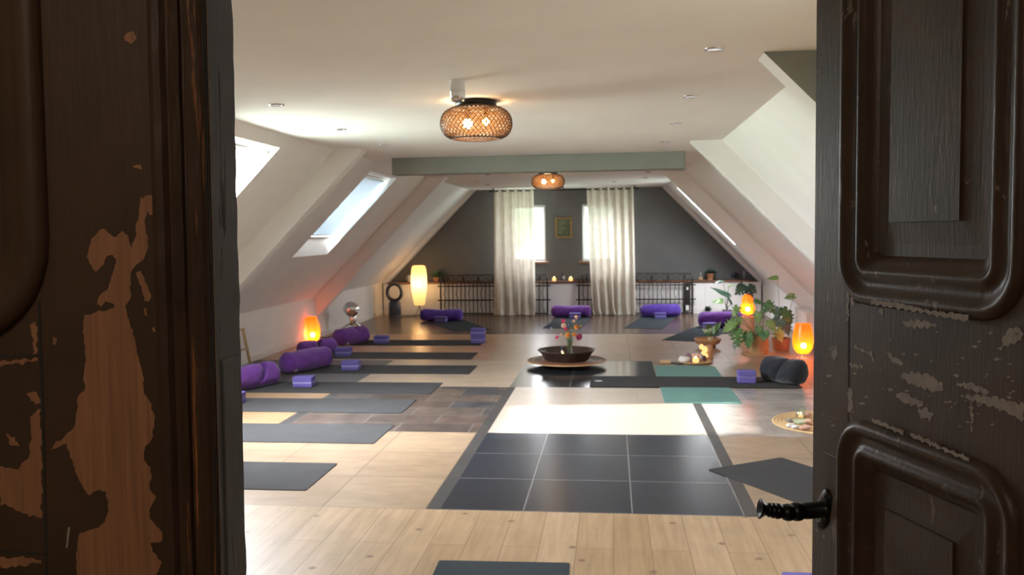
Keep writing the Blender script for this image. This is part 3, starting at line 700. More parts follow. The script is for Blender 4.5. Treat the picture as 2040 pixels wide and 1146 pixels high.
BK = 'violet foam yoga blocks'
def make_block():
    t = thing('yoga_block', '', 'yoga block', (0, 0, 0), 0, BK)
    for nm, z0, z1, m in (('foam_layer', 0, .036, 'foam_violet'), ('pale_layer', .036, .050, 'foam_pale'), ('foam_layer', .050, .100, 'foam_violet')):
        e = 0 if nm == 'foam_layer' else -.0015
        MB().bx((-.096, -.07, z0), (.096, .07, z1)).build(nm, m, t, bevel=.006 if nm == 'foam_layer' else .002)
    return t
proto = make_block(); used = [0]
def block(x, y, z, rz, label):
    o = proto if not used[0] else copy_tree(proto); used[0] = 1
    o.location = (x, y, z); o.rotation_euler = (0, 0, rz); o['label'] = label; return o
block(-3.06, 8.25, MT, .05, 'violet foam block beside the fold-creased purple bolster nearest the left door')
block(-2.905, 9.32, MT, .05, 'violet foam block beside the long plump purple bolster')
block(-3.335, 10.40, MT, .05, 'violet foam block beside the bolster with a deep fold')
block(-3.19, 11.66, MT, 0, 'violet foam block beside the bolster next to the chrome fan')
block(-1.83, 11.67, MT, .04, 'lower of two stacked violet foam blocks on the farthest mat of the left row')
block(-1.83, 11.67, MT+.1005, -.05, 'upper of two stacked violet foam blocks on the farthest mat of the left row')
block(-3.40, 7.36, MT, .1, 'violet foam block half hidden by the left door on the third mat')
block(-2.89, 14.38, MT, -.1, 'violet foam block in front of the bolster by the paper lamp')
block(-.64, 14.95, MT, 0, 'violet foam block in front of the bolster behind the flower vase')
block(.82, 14.95, MT, .02, 'violet foam block in front of the bright indigo bolster')
block(1.47, 13.28, MT, .3, 'violet foam block in front of the bolster beside the monstera')
block(.78, 3.495, 0, 0, 'violet foam block on the oak planks at the foot of the iron-handled door')
bb = thing('yoga_block', 'bright violet foam block beside the black bolster on the marked grey mat', 'yoga block', (1.30, 8.58, MT*2+.001), 0, BK)
for nm, z0, z1, m in (('foam_layer', 0, .058, 'foam_violet'), ('pale_layer', .058, .066, 'foam_pale'), ('foam_layer', .066, .122, 'foam_violet')):
    MB().bx((-.085, -.06, z0), (.085, .06, z1)).build(nm, m, bb, bevel=.01 if nm == 'foam_layer' else .002)

BG = 'purple bolsters'
def bolster(x, y, z, rz, L, R, label, mat='bolster_purple', fold=None, sag=.0, tilt=0.0, tagside=None, seed=0, group=BG, pinch=.0, ry=None):
    t = thing('bolster', label, 'bolster', (x, y, z), rz, group)
    rr = random.Random(seed); ph = [rr.uniform(0, 6) for _ in range(6)]
    nu, nv = 48, 64
    def P(u, v):
        a = 2*PI*u; s = v*2-1                                         # s along the axis
        e = abs(s); cap = 1.0
        if e > .80: q = (e-.80)/.20; cap = math.sqrt(max(0, 1-q*q))*.93+.0
        r = R*(cap*(1-pinch*math.exp(-(s/.35)**2)))
        r *= 1+.035*math.sin(3*a+ph[0]+s*2)+.03*math.sin(5*s+ph[1]+a)+.018*math.sin(7*a+9*s+ph[2])
        xx = s*L/2; yy = r*math.cos(a)*1.06; zz = r*math.sin(a)
        if fold:
            fs, fa, dp = fold
            g = math.exp(-((s-fs-.25*math.sin(a))/.09)**2)*max(0, math.sin(a+fa))
            yy *= 1-dp*g; zz -= dp*g*R*1.1
            xx += .03*g
        zz = zz*(.93 if zz < 0 else 1.0)
        zz += R*.88 - sag*R*(1-s*s) + tilt*s
        return (xx, yy, max(zz, .002+.004*e))
    mb = MB()
    vs = [P(i/nu, j/(nv-1)) for j in range(nv) for i in range(nu)]
    fs = [(j*nu+i, j*nu+(i+1) % nu, (j+1)*nu+(i+1) % nu, (j+1)*nu+i) for j in range(nv-1) for i in range(nu)]
    mb.add(vs, fs, 0, True); mb.build('cushion', mat, t)
    if tagside is not None:
        s = tagside; u = .47
        q = []
        for (ds, du) in ((-.06, -.03), (.06, -.03), (.06, .03), (-.06, .03)):
            p = Vector(P((u if s[1] is None else s[1])+du, (s[0]+ds+1)/2)); q.append(p)
        c = sum(q, Vector())/4; nrm = (q[1]-q[0]).cross(q[3]-q[0]).normalized()
        if nrm.dot(c-Vector((0, 0, R*.9))) < 0: nrm = -nrm
        q = [p+nrm*.006 for p in q]
        MB().add(q, [(0, 1, 2, 3)]).build('label_tag', 'label_cloth', t, solid=.001)['label'] = 'small pale sewn label'
    return t
bolster(-3.56, 8.16, MT, math.radians(64), .60, .125, 'purple bolster creased by a fold, nearest the left door', fold=(.1, -.6, .55), seed=1)
bolster(-3.40, 9.25, MT, math.radians(60), .66, .125, 'long plump purple bolster with a small label, second from the left door', tagside=(-.72, .60), seed=2, tilt=.01)
bolster(-3.68, 10.42, MT, math.radians(56), .56, .105, 'purple bolster with a deep dark fold, third from the left door', fold=(-.25, -.2, .8), seed=3)
bolster(-3.58, 11.52, MT, math.radians(62), .56, .125, 'short fat purple bolster with a label beside the chrome fan', tagside=(-.6, .62), fold=(-.1, .5, .3), seed=4)
bolster(-2.93, 14.62, MT, math.radians(0), .76, .115, 'dark indigo bolster in front of the paper lamp and iron railing', 'bolster_indigo', seed=5, sag=.12, pinch=.1)
bolster(-.72, 15.22, MT, math.radians(1), .72, .115, 'purple bolster at the back between the two curtains', seed=6, sag=.06, pinch=.06)
bolster(.84, 15.22, MT, math.radians(0), .72, .12, 'bright indigo bolster in front of the right-hand iron railing', 'bolster_indigo', seed=7)
bolster(1.68, 13.55, MT, math.radians(-14), .74, .13, 'purple bolster at the back right half behind the monstera', seed=8, tagside=None)
bolster(1.66, 8.60, MT*2+.001, math.radians(-52), .46, .128, 'black bolster with a folded crease at the end of the marked grey mat', 'bolster_black', fold=(.0, -.9, .55), seed=9, group=None)
# ------------------------------------------------------------------ back of the room
YC = 15.86
t = thing('low_cabinet', 'long low white cabinet with a dark wooden top under the windows', 'cabinet', (-.81, YC, 0))
x0, x1 = -4.285+.81, 2.66+.81; n = 7; wdt = (x1-x0)/n
MB().bx((x0, .02, 0), (x1, .335, .572)).build('body', 'white_trim', t)
for i in range(n): MB().bx((x0+i*wdt+.002, 0, .05), (x0+(i+1)*wdt-.002, .019, .57)).build('front_panel', 'white_paint', t, bevel=.002)
MB().bx((x0, .006, 0), (x1, .018, .048)).build('plinth', 'white_trim', t)
tag(MB().bx((-4.19, YC-.03, .573), (2.56, YB-.002, .605)).build('worktop', 'counter_wood', bevel=.003), 'dark reddish wooden top running along the low white cabinet', 'worktop')
ZC = .605
def railing(x0, x1, label, wavy, panel_at=None):
    w = x1-x0; t = thing('iron_railing', label, 'railing', (x0, 15.79, 0), 0, 'old wrought iron railings')
    n = round(w/.077)
    for z in (.27, .53): MB().bx((-.06, -.012, z-.011), (w+.06, .006, z+.011)).build('rail', 'iron', t, bevel=.002)
    MB().bx((0, -.012, .010), (w, .006, .03)).build('rail', 'iron', t, bevel=.002)
    MB().tube([(.02+w*.03, 0, .60), (.06, 0, .70), (.12, 0, .735), (w*.5, 0, .742), (w-.1, 0, .735), (w-.02, 0, .735)], .008, 6).build('rail', 'iron', t)
    for i in range(n+1):
        x = w*i/n; wv = (i*7) % 3 == 1
        if i in (0, n): MB().bx((x-.014, -.014, 0), (x+.014, .008, .66)).build('post', 'iron', t, bevel=.003); continue
        MB().tube([(x+(.012*math.sin(k*1.2) if wv else 0), 0, .02+.57*k/14) for k in range(15)], .0085 if not wv else .0075, 6).build('baluster', 'iron', t)
    k = max(2, round(w/.30))
    for i in range(k):
        c = w*(i+.5)/k; h = w/k/2
        for s in (-1, 1):
            pts = []
            for q in range(22):
                th = q/21*2.6*PI; r = .012+.062*(1-q/21); pts.append((c+s*(h*.48)+s*r*math.cos(th)*.9, 0, .655+r*math.sin(th)))
            MB().tube(pts, .006, 5).build('scroll', 'iron', t)
        MB().tube([(c, 0, .60), (c, 0, .69), (c, 0, .73)], [.008, .016, .004], 6).build('finial', 'iron', t)
    if panel_at is not None:
        p = MB().bx((panel_at-.055, -.022, .05), (panel_at+.05, -.013, .56)).build('lock_panel', 'iron', t, bevel=.003)
        MB().bx((panel_at-.02, -.026, .44), (panel_at+.015, -.022, .49)).bx((panel_at-.03, -.026, .07), (panel_at+.025, -.022, .16)).build('plate', 'white_plastic', p)
    return t
railing(-3.17, -1.18, 'old wrought iron railing leaning on the white cabinet behind the left curtain', True)
railing(-.60, 1.44, 'old wrought iron railing with a dark lock panel behind the right curtain', True, 1.95)

# curtains and their rod
YR = 15.66
zr = W(1120, 378.5, YR).z
rx0 = W(977, 382, YR).x; rx1 = W(1270, 376, YR).x
t = thing('curtain_rod', 'black curtain rod under the ceiling at the back of the room', 'curtain rod', (0, YR, zr))
MB().tube([(rx0, 0, 0), (rx1, 0, 0)], .011, 10).build('pole', 'black_metal', t)
for x in (rx0, rx1): MB().ball((x, 0, 0), .022, 0, 12).build('finial', 'black_metal', t)
for x in (rx0+.05, (rx0+rx1)/2, rx1-.05): MB().bx((x-.009, -.012, .0), (x+.009, .012, 2.32-zr)).bx((x-.02, -.03, 2.312-zr), (x+.02, .03, 2.32-zr)).build('bracket', 'black_metal', t)
def curtain(xt0, xt1, xb0, xb1, label, folds, seed):
    t = thing('curtain', label, 'curtain', (0, YR, 0)); rr = random.Random(seed)
    ph = [rr.uniform(0, 6) for _ in range(5)]; H = zr+.035
    def P(u, v):
        z = .006+(H-.006)*v
        lo = (1-v)**1.6
        c = .028*math.sin(7*u+ph[1])*lo
        uu = u + .012*math.sin(9*u*2+ph[2])*(1-v)
        x = (xb0+(xb1-xb0)*uu)*(1-v**.6)+(xt0+(xt1-xt0)*u)*v**.6+c
        A = .045+.012*math.sin(5*u+ph[0])*(1-v)
        y = A*math.sin(2*PI*folds*(u+.015*(1-v)*math.sin(4*u+ph[3])))
        if v < .05: y -= .03*(1-v/.05)*abs(math.sin(5*u+ph[4])); x += .02*(1-v/.05)*math.sin(17*u)
        return (x, y-.01*lo, z)
    MB().grid(160, 46, P).build('cloth', 'linen', t, fix=False)
    for i in range(int(folds*2)):
        u = (i+.0)/(folds*2)+.002; p = P(u+.25/folds, .985)
        T = Matrix.Translation((P(u, .985)[0], 0, zr)) @ Matrix.Rotation(PI/2, 4, 'Y')
        MB().tube([(.02*math.cos(k*PI/6), .02*math.sin(k*PI/6), 0) for k in range(12)], .004, 6, M=T, closed=True).build('eyelet', 'black_metal', t)
    return t
c1b, c2b = W(987, 626, YR).x, W(1070, 626, YR).x
curtain(W(984, 380, YR).x, W(1063, 380, YR).x, c1b, c2b, 'cream linen curtain hanging beside the left window to the floor', 5, 1)
curtain(W(1169, 380, YR).x, W(1262, 380, YR).x, W(1184, 626, YR).x, W(1268, 626, YR).x, 'cream linen curtain hanging over the window with the venetian blind', 6, 2)

# sign
p = W(1123, 454, YB); t = thing('chalkboard_sign', 'small green lettered board in a worn gilt frame hanging between the windows', 'sign', (p.x, YB-.004, p.z))
w, h = .26, .335
MB().bx((-w/2, -.010, -h/2), (w/2, 0, h/2)).build('board', 'board_green', t)
f = MB()
for a, b in (((-w/2-.028, -.026, -h/2-.03), (-w/2+.012, 0, h/2+.03)), ((w/2-.012, -.026, -h/2-.03), (w/2+.028, 0, h/2+.03)), ((-w/2+.012, -.024, -h/2-.03), (w/2-.012, 0, -h/2+.012)), ((-w/2+.012, -.024, h/2-.012), (w/2-.012, 0, h/2+.03))): f.bx(a, b)
f.build('frame', 'gilt', t, bevel=.008)
tx = MB(); rr = random.Random(4)
for i, words in enumerate(((.062, .075), (.118,), (.085,), (.128,), (.09,), (.075,))):
    x = -w/2+.03; z = h/2-.062-i*.041
    for wd in words:
        e = x+wd
        while x < e-.004:
            cw = rr.uniform(.008, .013); ch = rr.choice((.013, .013, .019))
            tx.bx((x, -.0115, z), (x+.0035, -.0100, z+ch)); tx.bx((x+.0035, -.0115, z+rr.choice((0, .005, .010))), (x+cw-.003, -.0100, z+rr.choice((.0035, .013)))) if rr.random() < .0 else tx.bx((x+.0035, -.0115, z+.0045), (x+cw-.003, -.0100, z+.0085))
            x += cw
        x = e+.012
tx.build('lettering', 'chalk', t)
MB().lathe([(.006, 0), (.02, .004), (.02, .010), (.006, .012)], 14, (0, -.012, h/2+.018), M=Matrix.Rotation(0, 4, 'X')).build('clip', 'black_metal', t)

# things on the counter
def small_pot(x, y, z, r, h, pot, label, foliage='leaf_dark', n=26, fh=.16, spread=.12, name='potted_plant', seed=0, leafw=.018):
    t = thing(name, label, 'plant', (x, y, z)); rr = random.Random(seed)
    p = MB().lathe([(r*.72, 0), (r*.95, h*.8), (r, h*.82), (r*1.02, h), (r*.9, h), (r*.88, h*.86), (.0001, h*.86)], 20).build('pot', pot, t)
    MB().lathe([(.0001, h*.87), (r*.86, h*.87)], 16).build('soil', 'soil', p)
    mb = MB()
    for i in range(n):
        a = rr.uniform(0, 2*PI); el = rr.uniform(.2, 1.35); L = fh*rr.uniform(.6, 1.1)
        d = Vector((math.cos(a)*math.cos(el), math.sin(a)*math.cos(el), math.sin(el))); o = Vector((math.cos(a)*r*.3, math.sin(a)*r*.3, h*.85))
        sd = d.cross(Vector((0, 0, 1))).normalized(); tip = o+d*L; tip.z -= L*.2*math.cos(el); mid = o+d*L*.55+Vector((0, 0, L*.08))
        w = leafw*rr.uniform(.7, 1.3)
        mb.add([o-sd*w*.3, o+sd*w*.3, mid+sd*w, tip, mid-sd*w, mid-Vector((0, 0, .006))], [(0, 1, 2, 5), (0, 5, 4), (5, 2, 3), (4, 5, 3)], 0, True)
    mb.build('foliage', foliage, t, solid=.001, fix=False)
    return t
YS = 16.03
q = W(869, 556, YS); small_pot(q.x, YS, ZC, .055, .085, 'terracotta', 'bushy green plant in a terracotta pot on the cabinet beside the paper lamp', 'leaf_green', 60, .17, .12, seed=1, leafw=.02)
q = W(1415, 552, YS); small_pot(q.x, YS, ZC, .066, .115, 'terracotta', 'low dark plant in a terracotta pot on the cabinet above the lock panel end', 'leaf_dark', 70, .13, seed=2, leafw=.016)
q = W(1410, 625, 15.62); small_pot(q.x, 15.62, 0, .045, .075, 'white_pot', 'small succulent in a white pot on the floor against the cabinet', 'leaf_dark', 40, .12, seed=3, leafw=.02)
q = W(817, 552, YS); t = thing('mug', 'white mug standing on the cabinet half behind the paper lamp', 'mug', (q.x, YS, ZC))
MB().lathe([(.045, 0), (.048, .13), (.044, .13), (.041, .01), (.0001, .008)], 20).build('cup', 'white_pot', t)
MB().tube([(-.045, 0, .10), (-.075, 0, .09), (-.08, 0, .06), (-.07, 0, .04), (-.046, 0, .03)], .006, 6).build('handle', 'white_pot', t)
TL = 'tealights on the cabinet'
for px, lab in ((1104, 'glowing round tealight holder standing to the left of the little statue on the cabinet'), (1137, 'glowing round tealight holder standing to the right of the little statue on the cabinet')):
    q = W(px, 556, YS-.05); t = thing('tealight_holder', lab, 'candle', (q.x, YS-.05, ZC), 0, TL)
    MB().lathe([(.02, 0), (.036, .012), (.040, .035), (.034, .058), (.028, .066)], 18).build('holder', 'tea_glow', t)
    MB().ball((0, 0, .06), .012, 0, 8, sz=1.8).build('flame', 'flame', t)
q = W(1120, 556, YS-.04); t = thing('statuette', 'little dark and pale seated figure on a stone tray between two tealights', 'statue', (q.x, YS-.04, ZC))
MB().bx((-.075, -.045, 0), (.075, .045, .012)).build('tray', 'rock_grey', t, bevel=.004)
MB().lathe([(.045, .012), (.05, .025), (.034, .045), (.03, .085), (.022, .10), (.010, .108)], 16).build('body', 'figure_dark', t)
MB().ball((0, 0, .122), .019, 0, 12).lathe([(.010, .136), (.006, .15), (.0001, .156)], 10).build('head', 'figure_dark', t)
MB().ball((.03, -.022, .055), .03, 0, 12, sz=1.3).build('shawl', 'figure_pale', t)
q = W(1396, 552, YS); t = thing('glass_bottle', 'clear bottle with a pale base on the cabinet left of the dark potted plant', 'bottle', (q.x, YS, ZC))
MB().lathe([(.036, 0), (.038, .01), (.038, .05)], 18).build('label_band', 'pale_wood', t)
MB().lathe([(.037, .05), (.036, .09), (.018, .13), (.013, .17), (.016, .19), (.016, .20)], 18).build('neck', 'vase_glass', t)
q = W(1440, 552, YS); t = thing('drinking_glass', 'clear tumbler on the cabinet right of the dark potted plant', 'glass', (q.x, YS, ZC))
MB().lathe([(.022, 0), (.026, .09), (.024, .09), (.0205, .006), (.0001, .006)], 16).build('tumbler', 'vase_glass', t)
q = W(1462, 545, YS); t = thing('ornament', 'dark blue round ornament on a stub foot on the cabinet', 'ornament', (q.x, YS, ZC))
MB().lathe([(.025, 0), (.012, .012), (.012, .03)], 14).build('foot', 'rock_grey', t)
MB().ball((0, 0, .088), .062, 0, 18, sy=.5).build('disc', 'figure_dark', t)
q = W(1482, 552, YS-.03); t = thing('candlestick', 'slim pale candle at the right end of the cabinet', 'candle', (q.x, YS-.03, ZC))
MB().lathe([(.02, 0), (.02, .005), (.009, .01)], 12).build('base', 'grey_metal', t); MB().lathe([(.009, .01), (.009, .16), (.0001, .165)], 12).build('candle', 'rock_grey', t)

# ring fan, paper lamp, chrome fan, salt lamp
q = W(787, 630, 15.3); t = thing('ring_fan', 'dark bladeless fan with a hollow ring head at the left end of the cabinet', 'fan', (q.x, 15.3, 0))
MB().lathe([(.112, 0), (.115, .02), (.112, .17), (.105, .285), (.07, .30), (.0001, .30)], 28).build('base', 'blue_grey_plastic', t)
MB().lathe([(.116, .0), (.1165, .045), (.112, .05)], 28).build('foot_band', 'figure_dark', t)
vs = []; nn = 48; fs = []
sec = [(-.012, -.055), (.022, -.062), (.034, -.03), (.032, .05), (.018, .062), (-.012, .055), (-.02, 0)]
for i in range(nn):
    a = 2*PI*i/nn; R0 = .125
    for (dr, yy) in sec: r = R0+dr; vs.append((r*math.cos(a), yy, .295+.165+r*math.sin(a)*1.12))
k = len(sec)
fs = [(i*k+j, i*k+(j+1) % k, ((i+1) % nn)*k+(j+1) % k, ((i+1) % nn)*k+j) for i in range(nn) for j in range(k)]
MB().add(vs, fs, 0, True).build('ring', 'blue_grey_plastic', t)
yl = 15.52; q = W(836, 628, yl); zb = W(836, 608, yl).z; zt = W(836, 529, yl).z
t = thing('paper_lamp', 'tall glowing paper floor lamp on thin wire legs beside the ring fan', 'lamp', (q.x, yl, 0))
hh = zt-zb
prof = [(.088, zb), (.105, zb+hh*.06), (.135, zb+hh*.35), (.147, zb+hh*.55), (.146, zb+hh*.72), (.132, zb+hh*.92), (.115, zb+hh*.985), (.09, zt)]
MB().lathe(prof, 40, jit=lambda a, j: 1+.012*math.cos(20*a)).build('shade', 'paper_glow', t)
MB().ball((0, 0, zb+hh*.49), .034, 0, 14).build('bulb', 'bulb', t); glow(t, (0, -.02, zb+hh*.62), 2.2, (1, .6, .28))
MB().tube([(0, 0, zb-.01), (0, 0, zt+.04)], .005, 6).build('stem', 'black_metal', t)
for a in (PI*1.25, PI*1.8, PI*.5): MB().tube([(0, 0, zb+.01), (.06*math.cos(a), .06*math.sin(a), .06), (.11*math.cos(a), .11*math.sin(a), .006)], .005, 6).build('leg', 'black_metal', t)
tag(MB().tube([(q.x-.02, yl, .006), (q.x-.08, yl-.06, .005), (q.x-.2, yl-.16, .006), (q.x-.26, yl-.10, .005), (q.x-.34, yl-.14, .005)], .005, 6).build('power_cord', 'cord_black'), 'dark cord on the floor between the ring fan and paper lamp', 'cord')
MBx = MB().tube([(-4.29, 11.85, .09), (-4.2, 12.2, .005), (-4.12, 12.6, .005), (-4.0, 12.75, .005)], .006, 6)
tag(MBx.build('power_cord', 'cord_black'), 'dark cord on the floor between the chrome fan and orange lamp', 'cord')

yf = 12.75; q = W(702, 652, yf); t = thing('retro_fan', 'chrome fan with a domed rounded head on splayed legs by the left wall', 'fan', (q.x, yf, 0))
hc = Vector((0, 0, W(700, 617, yf).z)); MR = Matrix.Translation(hc) @ Matrix.Rotation(math.radians(-40), 4, 'Z') @ Matrix.Rotation(math.radians(62), 4, 'X')
MB().lathe([(.0001, .13), (.04, .127), (.08, .105), (.105, .06), (.112, .0), (.108, -.05), (.10, -.06)], 30, M=MR).build('head', 'chrome', t)
MB().lathe([(.10, -.06), (.085, -.07), (.0001, -.075)], 30, M=MR).build('grille', 'grey_metal', t)
MB().tube([hc+Vector((0, .02, -.07)), (0, .02, hc.z-.16), (0, .01, hc.z-.24)], [.062, .055, .036], 14).build('neck', 'chrome', t)
for a in (-2.6, -.9, .9): MB().tube([(0, .01, hc.z-.20), (.10*math.cos(a), .10*math.sin(a), hc.z-.24), (.16*math.cos(a), .16*math.sin(a), .10), (.17*math.cos(a), .17*math.sin(a), .012)], [.016, .014, .012, .014], 10).build('leg', 'chrome', t)
q = W(622, 680, 11.75); t = thing('mosaic_lamp', 'glowing orange egg-shaped lamp on the floor by the left wall', 'lamp', (q.x, 11.75, 0), 0, 'orange glowing lamps')
hl = .36
pr = [(.055, 0), (.085, .012), (.108, .07), (.118, .14), (.112, .22), (.092, .29), (.07, hl)]
MB().lathe(pr, 30).build('shade', 'lamp_orange', t); MB().ball((.02, -.03, .105), .034, 0, 14).build('bulb', 'bulb', t); glow(t, (0, .01, .18), .25, (1, .47, .16))
MB().lathe([(.04, 0), (.05, -.0), (.05, .002), (.04, .003)], 20).build('foot', 'grey_metal', t)
# wooden stand by the left door
t = thing('wooden_stand', 'slim wooden trestle stand with rungs half hidden by the left door', 'stand', (0, 0, 0))
A = W(484, 656, 9.9); B = G(500, 733)
A = W(484, 656, B.y+.06)
dv = Vector((.0, -.40, 0))
for s in (0, 1): MB().tube([A+dv*s, B+dv*s+Vector((0, 0, .01))], .017, 8).build('leg', 'pale_wood', t)
for f in (.0, .5, .92):
    p = A.lerp(B, f); MB().tube([p+Vector((0, .035, 0)), p+dv-Vector((0, .035, 0))], .012, 8).build('rung', 'pale_wood', t)
# radiator on the right wall
t = thing('radiator', 'low white panel radiator with a slotted top along the right wall', 'radiator', (2.58, 11.3, .03))
L = 1.9
MB().bx((-.075, -L/2, .03), (-.06, L/2, .385)).bx((.055, -L/2, .03), (.07, L/2, .385)).build('panel', 'white_paint', t, bevel=.006)
MB().bx((-.0755, -L/2-.002, .0), (.0705, -L/2+.012, .395)).bx((-.0755, L/2-.012, .0), (.0705, L/2+.002, .395)).build('side_cover', 'white_paint', t, bevel=.004)
g = MB().bx((-.075, -L/2, .392), (-.055, L/2, .404)).bx((.05, -L/2, .392), (.07, L/2, .404)).bx((-.01, -L/2, .392), (.006, L/2, .404))
for i in range(60): g.bx((-.055, -L/2+L*i/60, .394), (.05, -L/2+L*i/60+.012, .402))
g.build('top_grille', 'white_paint', t)
for y in (-.7, .7): MB().bx((.07, y-.015, .15), (.108, y+.015, .30)).bx((-.02, y-.02, -.03), (.02, y+.02, .03)).build('bracket', 'grey_metal', t)
# ------------------------------------------------------------------ ceiling things
def downlight(x, y, label):
    t = thing('downlight', label, 'downlight', (x, y, HC), 0, 'recessed ceiling downlights')
    MB().lathe([(.046, -.001), (.045, -.006), (.034, -.007), (.032, -.002)], 24).build('bezel', 'chrome', t)
    MB().lathe([(.0001, -.0025), (.032, -.0025)], 20).build('lens', 'downlight_lens', t)
dl = [(.468, 4.04, 'chrome downlight in the ceiling nearest the iron-handled door, first on the right'), (.484, 5.42, 'chrome downlight second in the right-hand ceiling row'), (.493, 6.74, 'chrome downlight third in the right-hand ceiling row'), (.495, 8.06, 'chrome downlight in the right-hand ceiling row just before the beam'),
      (-2.07, 5.24, 'chrome downlight nearest the left door in the left-hand ceiling row'), (-2.074, 6.53, 'chrome downlight second in the left-hand ceiling row'), (-2.075, 7.77, 'chrome downlight in the left-hand ceiling row just before the beam'),
      (-2.10, 13.4, 'downlight beyond the beam, nearer of the two at the far left of the ceiling'), (-2.07, 14.4, 'downlight beyond the beam, farther of the two at the far left of the ceiling'), (-1.70, 11.9, 'downlight beyond the beam left of the far woven lamp'),
      (.50, 12.1, 'downlight beyond the beam nearest on the right'), (.52, 13.4, 'downlight beyond the beam second on the right'), (.05, 14.3, 'downlight beyond the beam near the right curtain')]
for d in dl: downlight(*d)
def woven_lamp(x, y, label, R=.222, H=.185):
    t = thing('woven_ceiling_lamp', label, 'ceiling lamp', (x, y, HC), 0, 'woven ceiling lamps')
    MB().lathe([(.125, 0), (.128, -.004), (.128, -.034), (.115, -.04), (.0001, -.04)], 32).build('ceiling_plate', 'black_metal', t)
    NA, NR = 44, 13; zc = -.045-H/2
    def S(i, j, k=1.0):
        f = j/NR; ph = -PI*.42+PI*.80*f
        r = R*(.42+.58*math.cos(ph)**.62)*k if abs(ph) < PI/2 else 0
        return Vector((r*math.cos(2*PI*i/NA), r*math.sin(2*PI*i/NA), zc+H/2*math.sin(ph)/math.sin(PI*.42)*k))
    net = MB(); pet = MB()
    for j in range(NR-1):
        for i in range(NA):
            o = .5*(j % 2)
            b, l, tp, r_ = S(i+o+.5, j), S(i+o, j+1), S(i+o+.5, min(j+2, NR)), S(i+o+1, j+1)
            c = (b+l+tp+r_)/4
            k = .66
            q = [c+(p-c)*k for p in (b, l, tp, r_)]
            pet.add(q, [(0, 1, 2, 3)])
    sh_ = pet.build('shell_petals', 'petal_glow', t, fix=False); sh_['label'] = 'glowing copper shell pieces'
    for s in (0, 1):
        for i in range(NA):
            o = [S(i+(j*.5 if s else -j*.5), j, 1.004) for j in range(NR+1)]
            net.tube(o, .003, 4)
    net.tube([S(i, 0) for i in range(NA)], .005, 6, closed=True); net.tube([S(i, NR) for i in range(NA)], .005, 6, closed=True)
    net.build('woven_net', 'shell_brown', sh_)
    for a in (2.5, -.5):
        bx_, by_ = .075*math.cos(a), .075*math.sin(a)
        MB().ball((bx_, by_, zc+.005), .030 if a > 0 else .022, 0, 14).build('bulb', 'bulb' if a > 0 else 'flame', t)
        MB().lathe([(.016, zc+.034), (.016, -.04)], 12, (bx_, by_, 0)).build('socket', 'black_metal', t)
    glow(t, (0, 0, zc), 2.4, (1, .62, .30), .05)
woven_lamp(-.83, 5.35, 'round woven ceiling lamp with glowing copper shells, nearer one before the beam')
woven_lamp(-.84, 11.6, 'round woven ceiling lamp with glowing copper shells, farther one beyond the beam')
t = thing('ceiling_spotlight', 'stubby white cylindrical fitting on the ceiling in front of the woven lamp', 'ceiling fitting', (-.815, 4.62, HC))
MB().lathe([(.042, 0), (.042, -.052), (.045, -.053), (.045, -.058), (.041, -.06), (.041, -.085)], 24).build('housing', 'white_plastic', t)
MB().lathe([(.041, -.085), (.034, -.105), (.025, -.107), (.0001, -.10)], 24).build('chrome_nose', 'chrome', t)

# ------------------------------------------------------------------ centrepiece
cx_, cy_ = -.515, 9.68
t = thing('woven_tray', 'wide round woven mat with a pale braided rim under the bronze bowl', 'mat', (cx_, cy_, .0))
MB().lathe([(.26, .0), (.27, .045), (.30, .056)], 36).build('base_ring', 'dark_bronze', t)
tm = MB()
for i in range(11):
    r = .30+.0145*i; tm.lathe([(r-.007, .058), (r-.003, .066), (r+.003, .066), (r+.007, .058)], 48, mi=0 if i in (6, 10) else 1)
tm.lathe([(.0001, .057), (.30, .057), (.30, .064), (.0001, .064)], 40, mi=1)
tm.build('woven_disc', ['rattan', 'counter_wood'], t)
t = thing('bronze_bowl', 'wide shallow dark bronze bowl holding the flower vase and lantern', 'bowl', (cx_, cy_, .0665))
MB().lathe([(.0001, .0), (.235, .0), (.245, .004), (.285, .075), (.325, .112), (.327, .117), (.318, .116), (.277, .078), (.235, .012), (.0001, .010)], 56).build('bowl', 'dark_bronze', t)
ZB = .0775
q = W(1121, 710, cy_-.12); t = thing('candle_lantern', 'dark glass lantern jar with a glowing orange candle in the bronze bowl', 'candle', (q.x, cy_-.12, ZB))
MB().lathe([(.030, 0), (.034, .01), (.034, .115), (.026, .125), (.026, .135)], 20).build('jar', 'smoke_glass', t)
MB().lathe([(.020, .004), (.020, .05), (.0001, .052)], 14).build('candle', 'tea_glow', t); MB().ball((0, 0, .066), .014, 0, 10, sz=1.5).build('flame', 'flame', t)
MB().lathe([(.035, .115), (.036, .150), (.030, .152)], 20).build('rim', 'black_metal', t)
q = W(1136, 700, cy_); vx = q.x
t = thing('flower_vase', 'slim clear glass vase standing in the bronze bowl', 'vase', (vx, cy_, ZB))
MB().lathe([(.050, 0), (.056, .008), (.050, .05), (.030, .10), (.026, .15), (.032, .22), (.036, .235), (.034, .235), (.024, .15), (.028, .10), (.046, .05), (.048, .012), (.0001, .01)], 24).build('glass', 'vase_glass', t)
MB().lathe([(.046, .012), (.044, .05), (.027, .10), (.0001, .10)], 20).build('water', 'clear_glass', t)
FG = 'flowers in the glass vase'
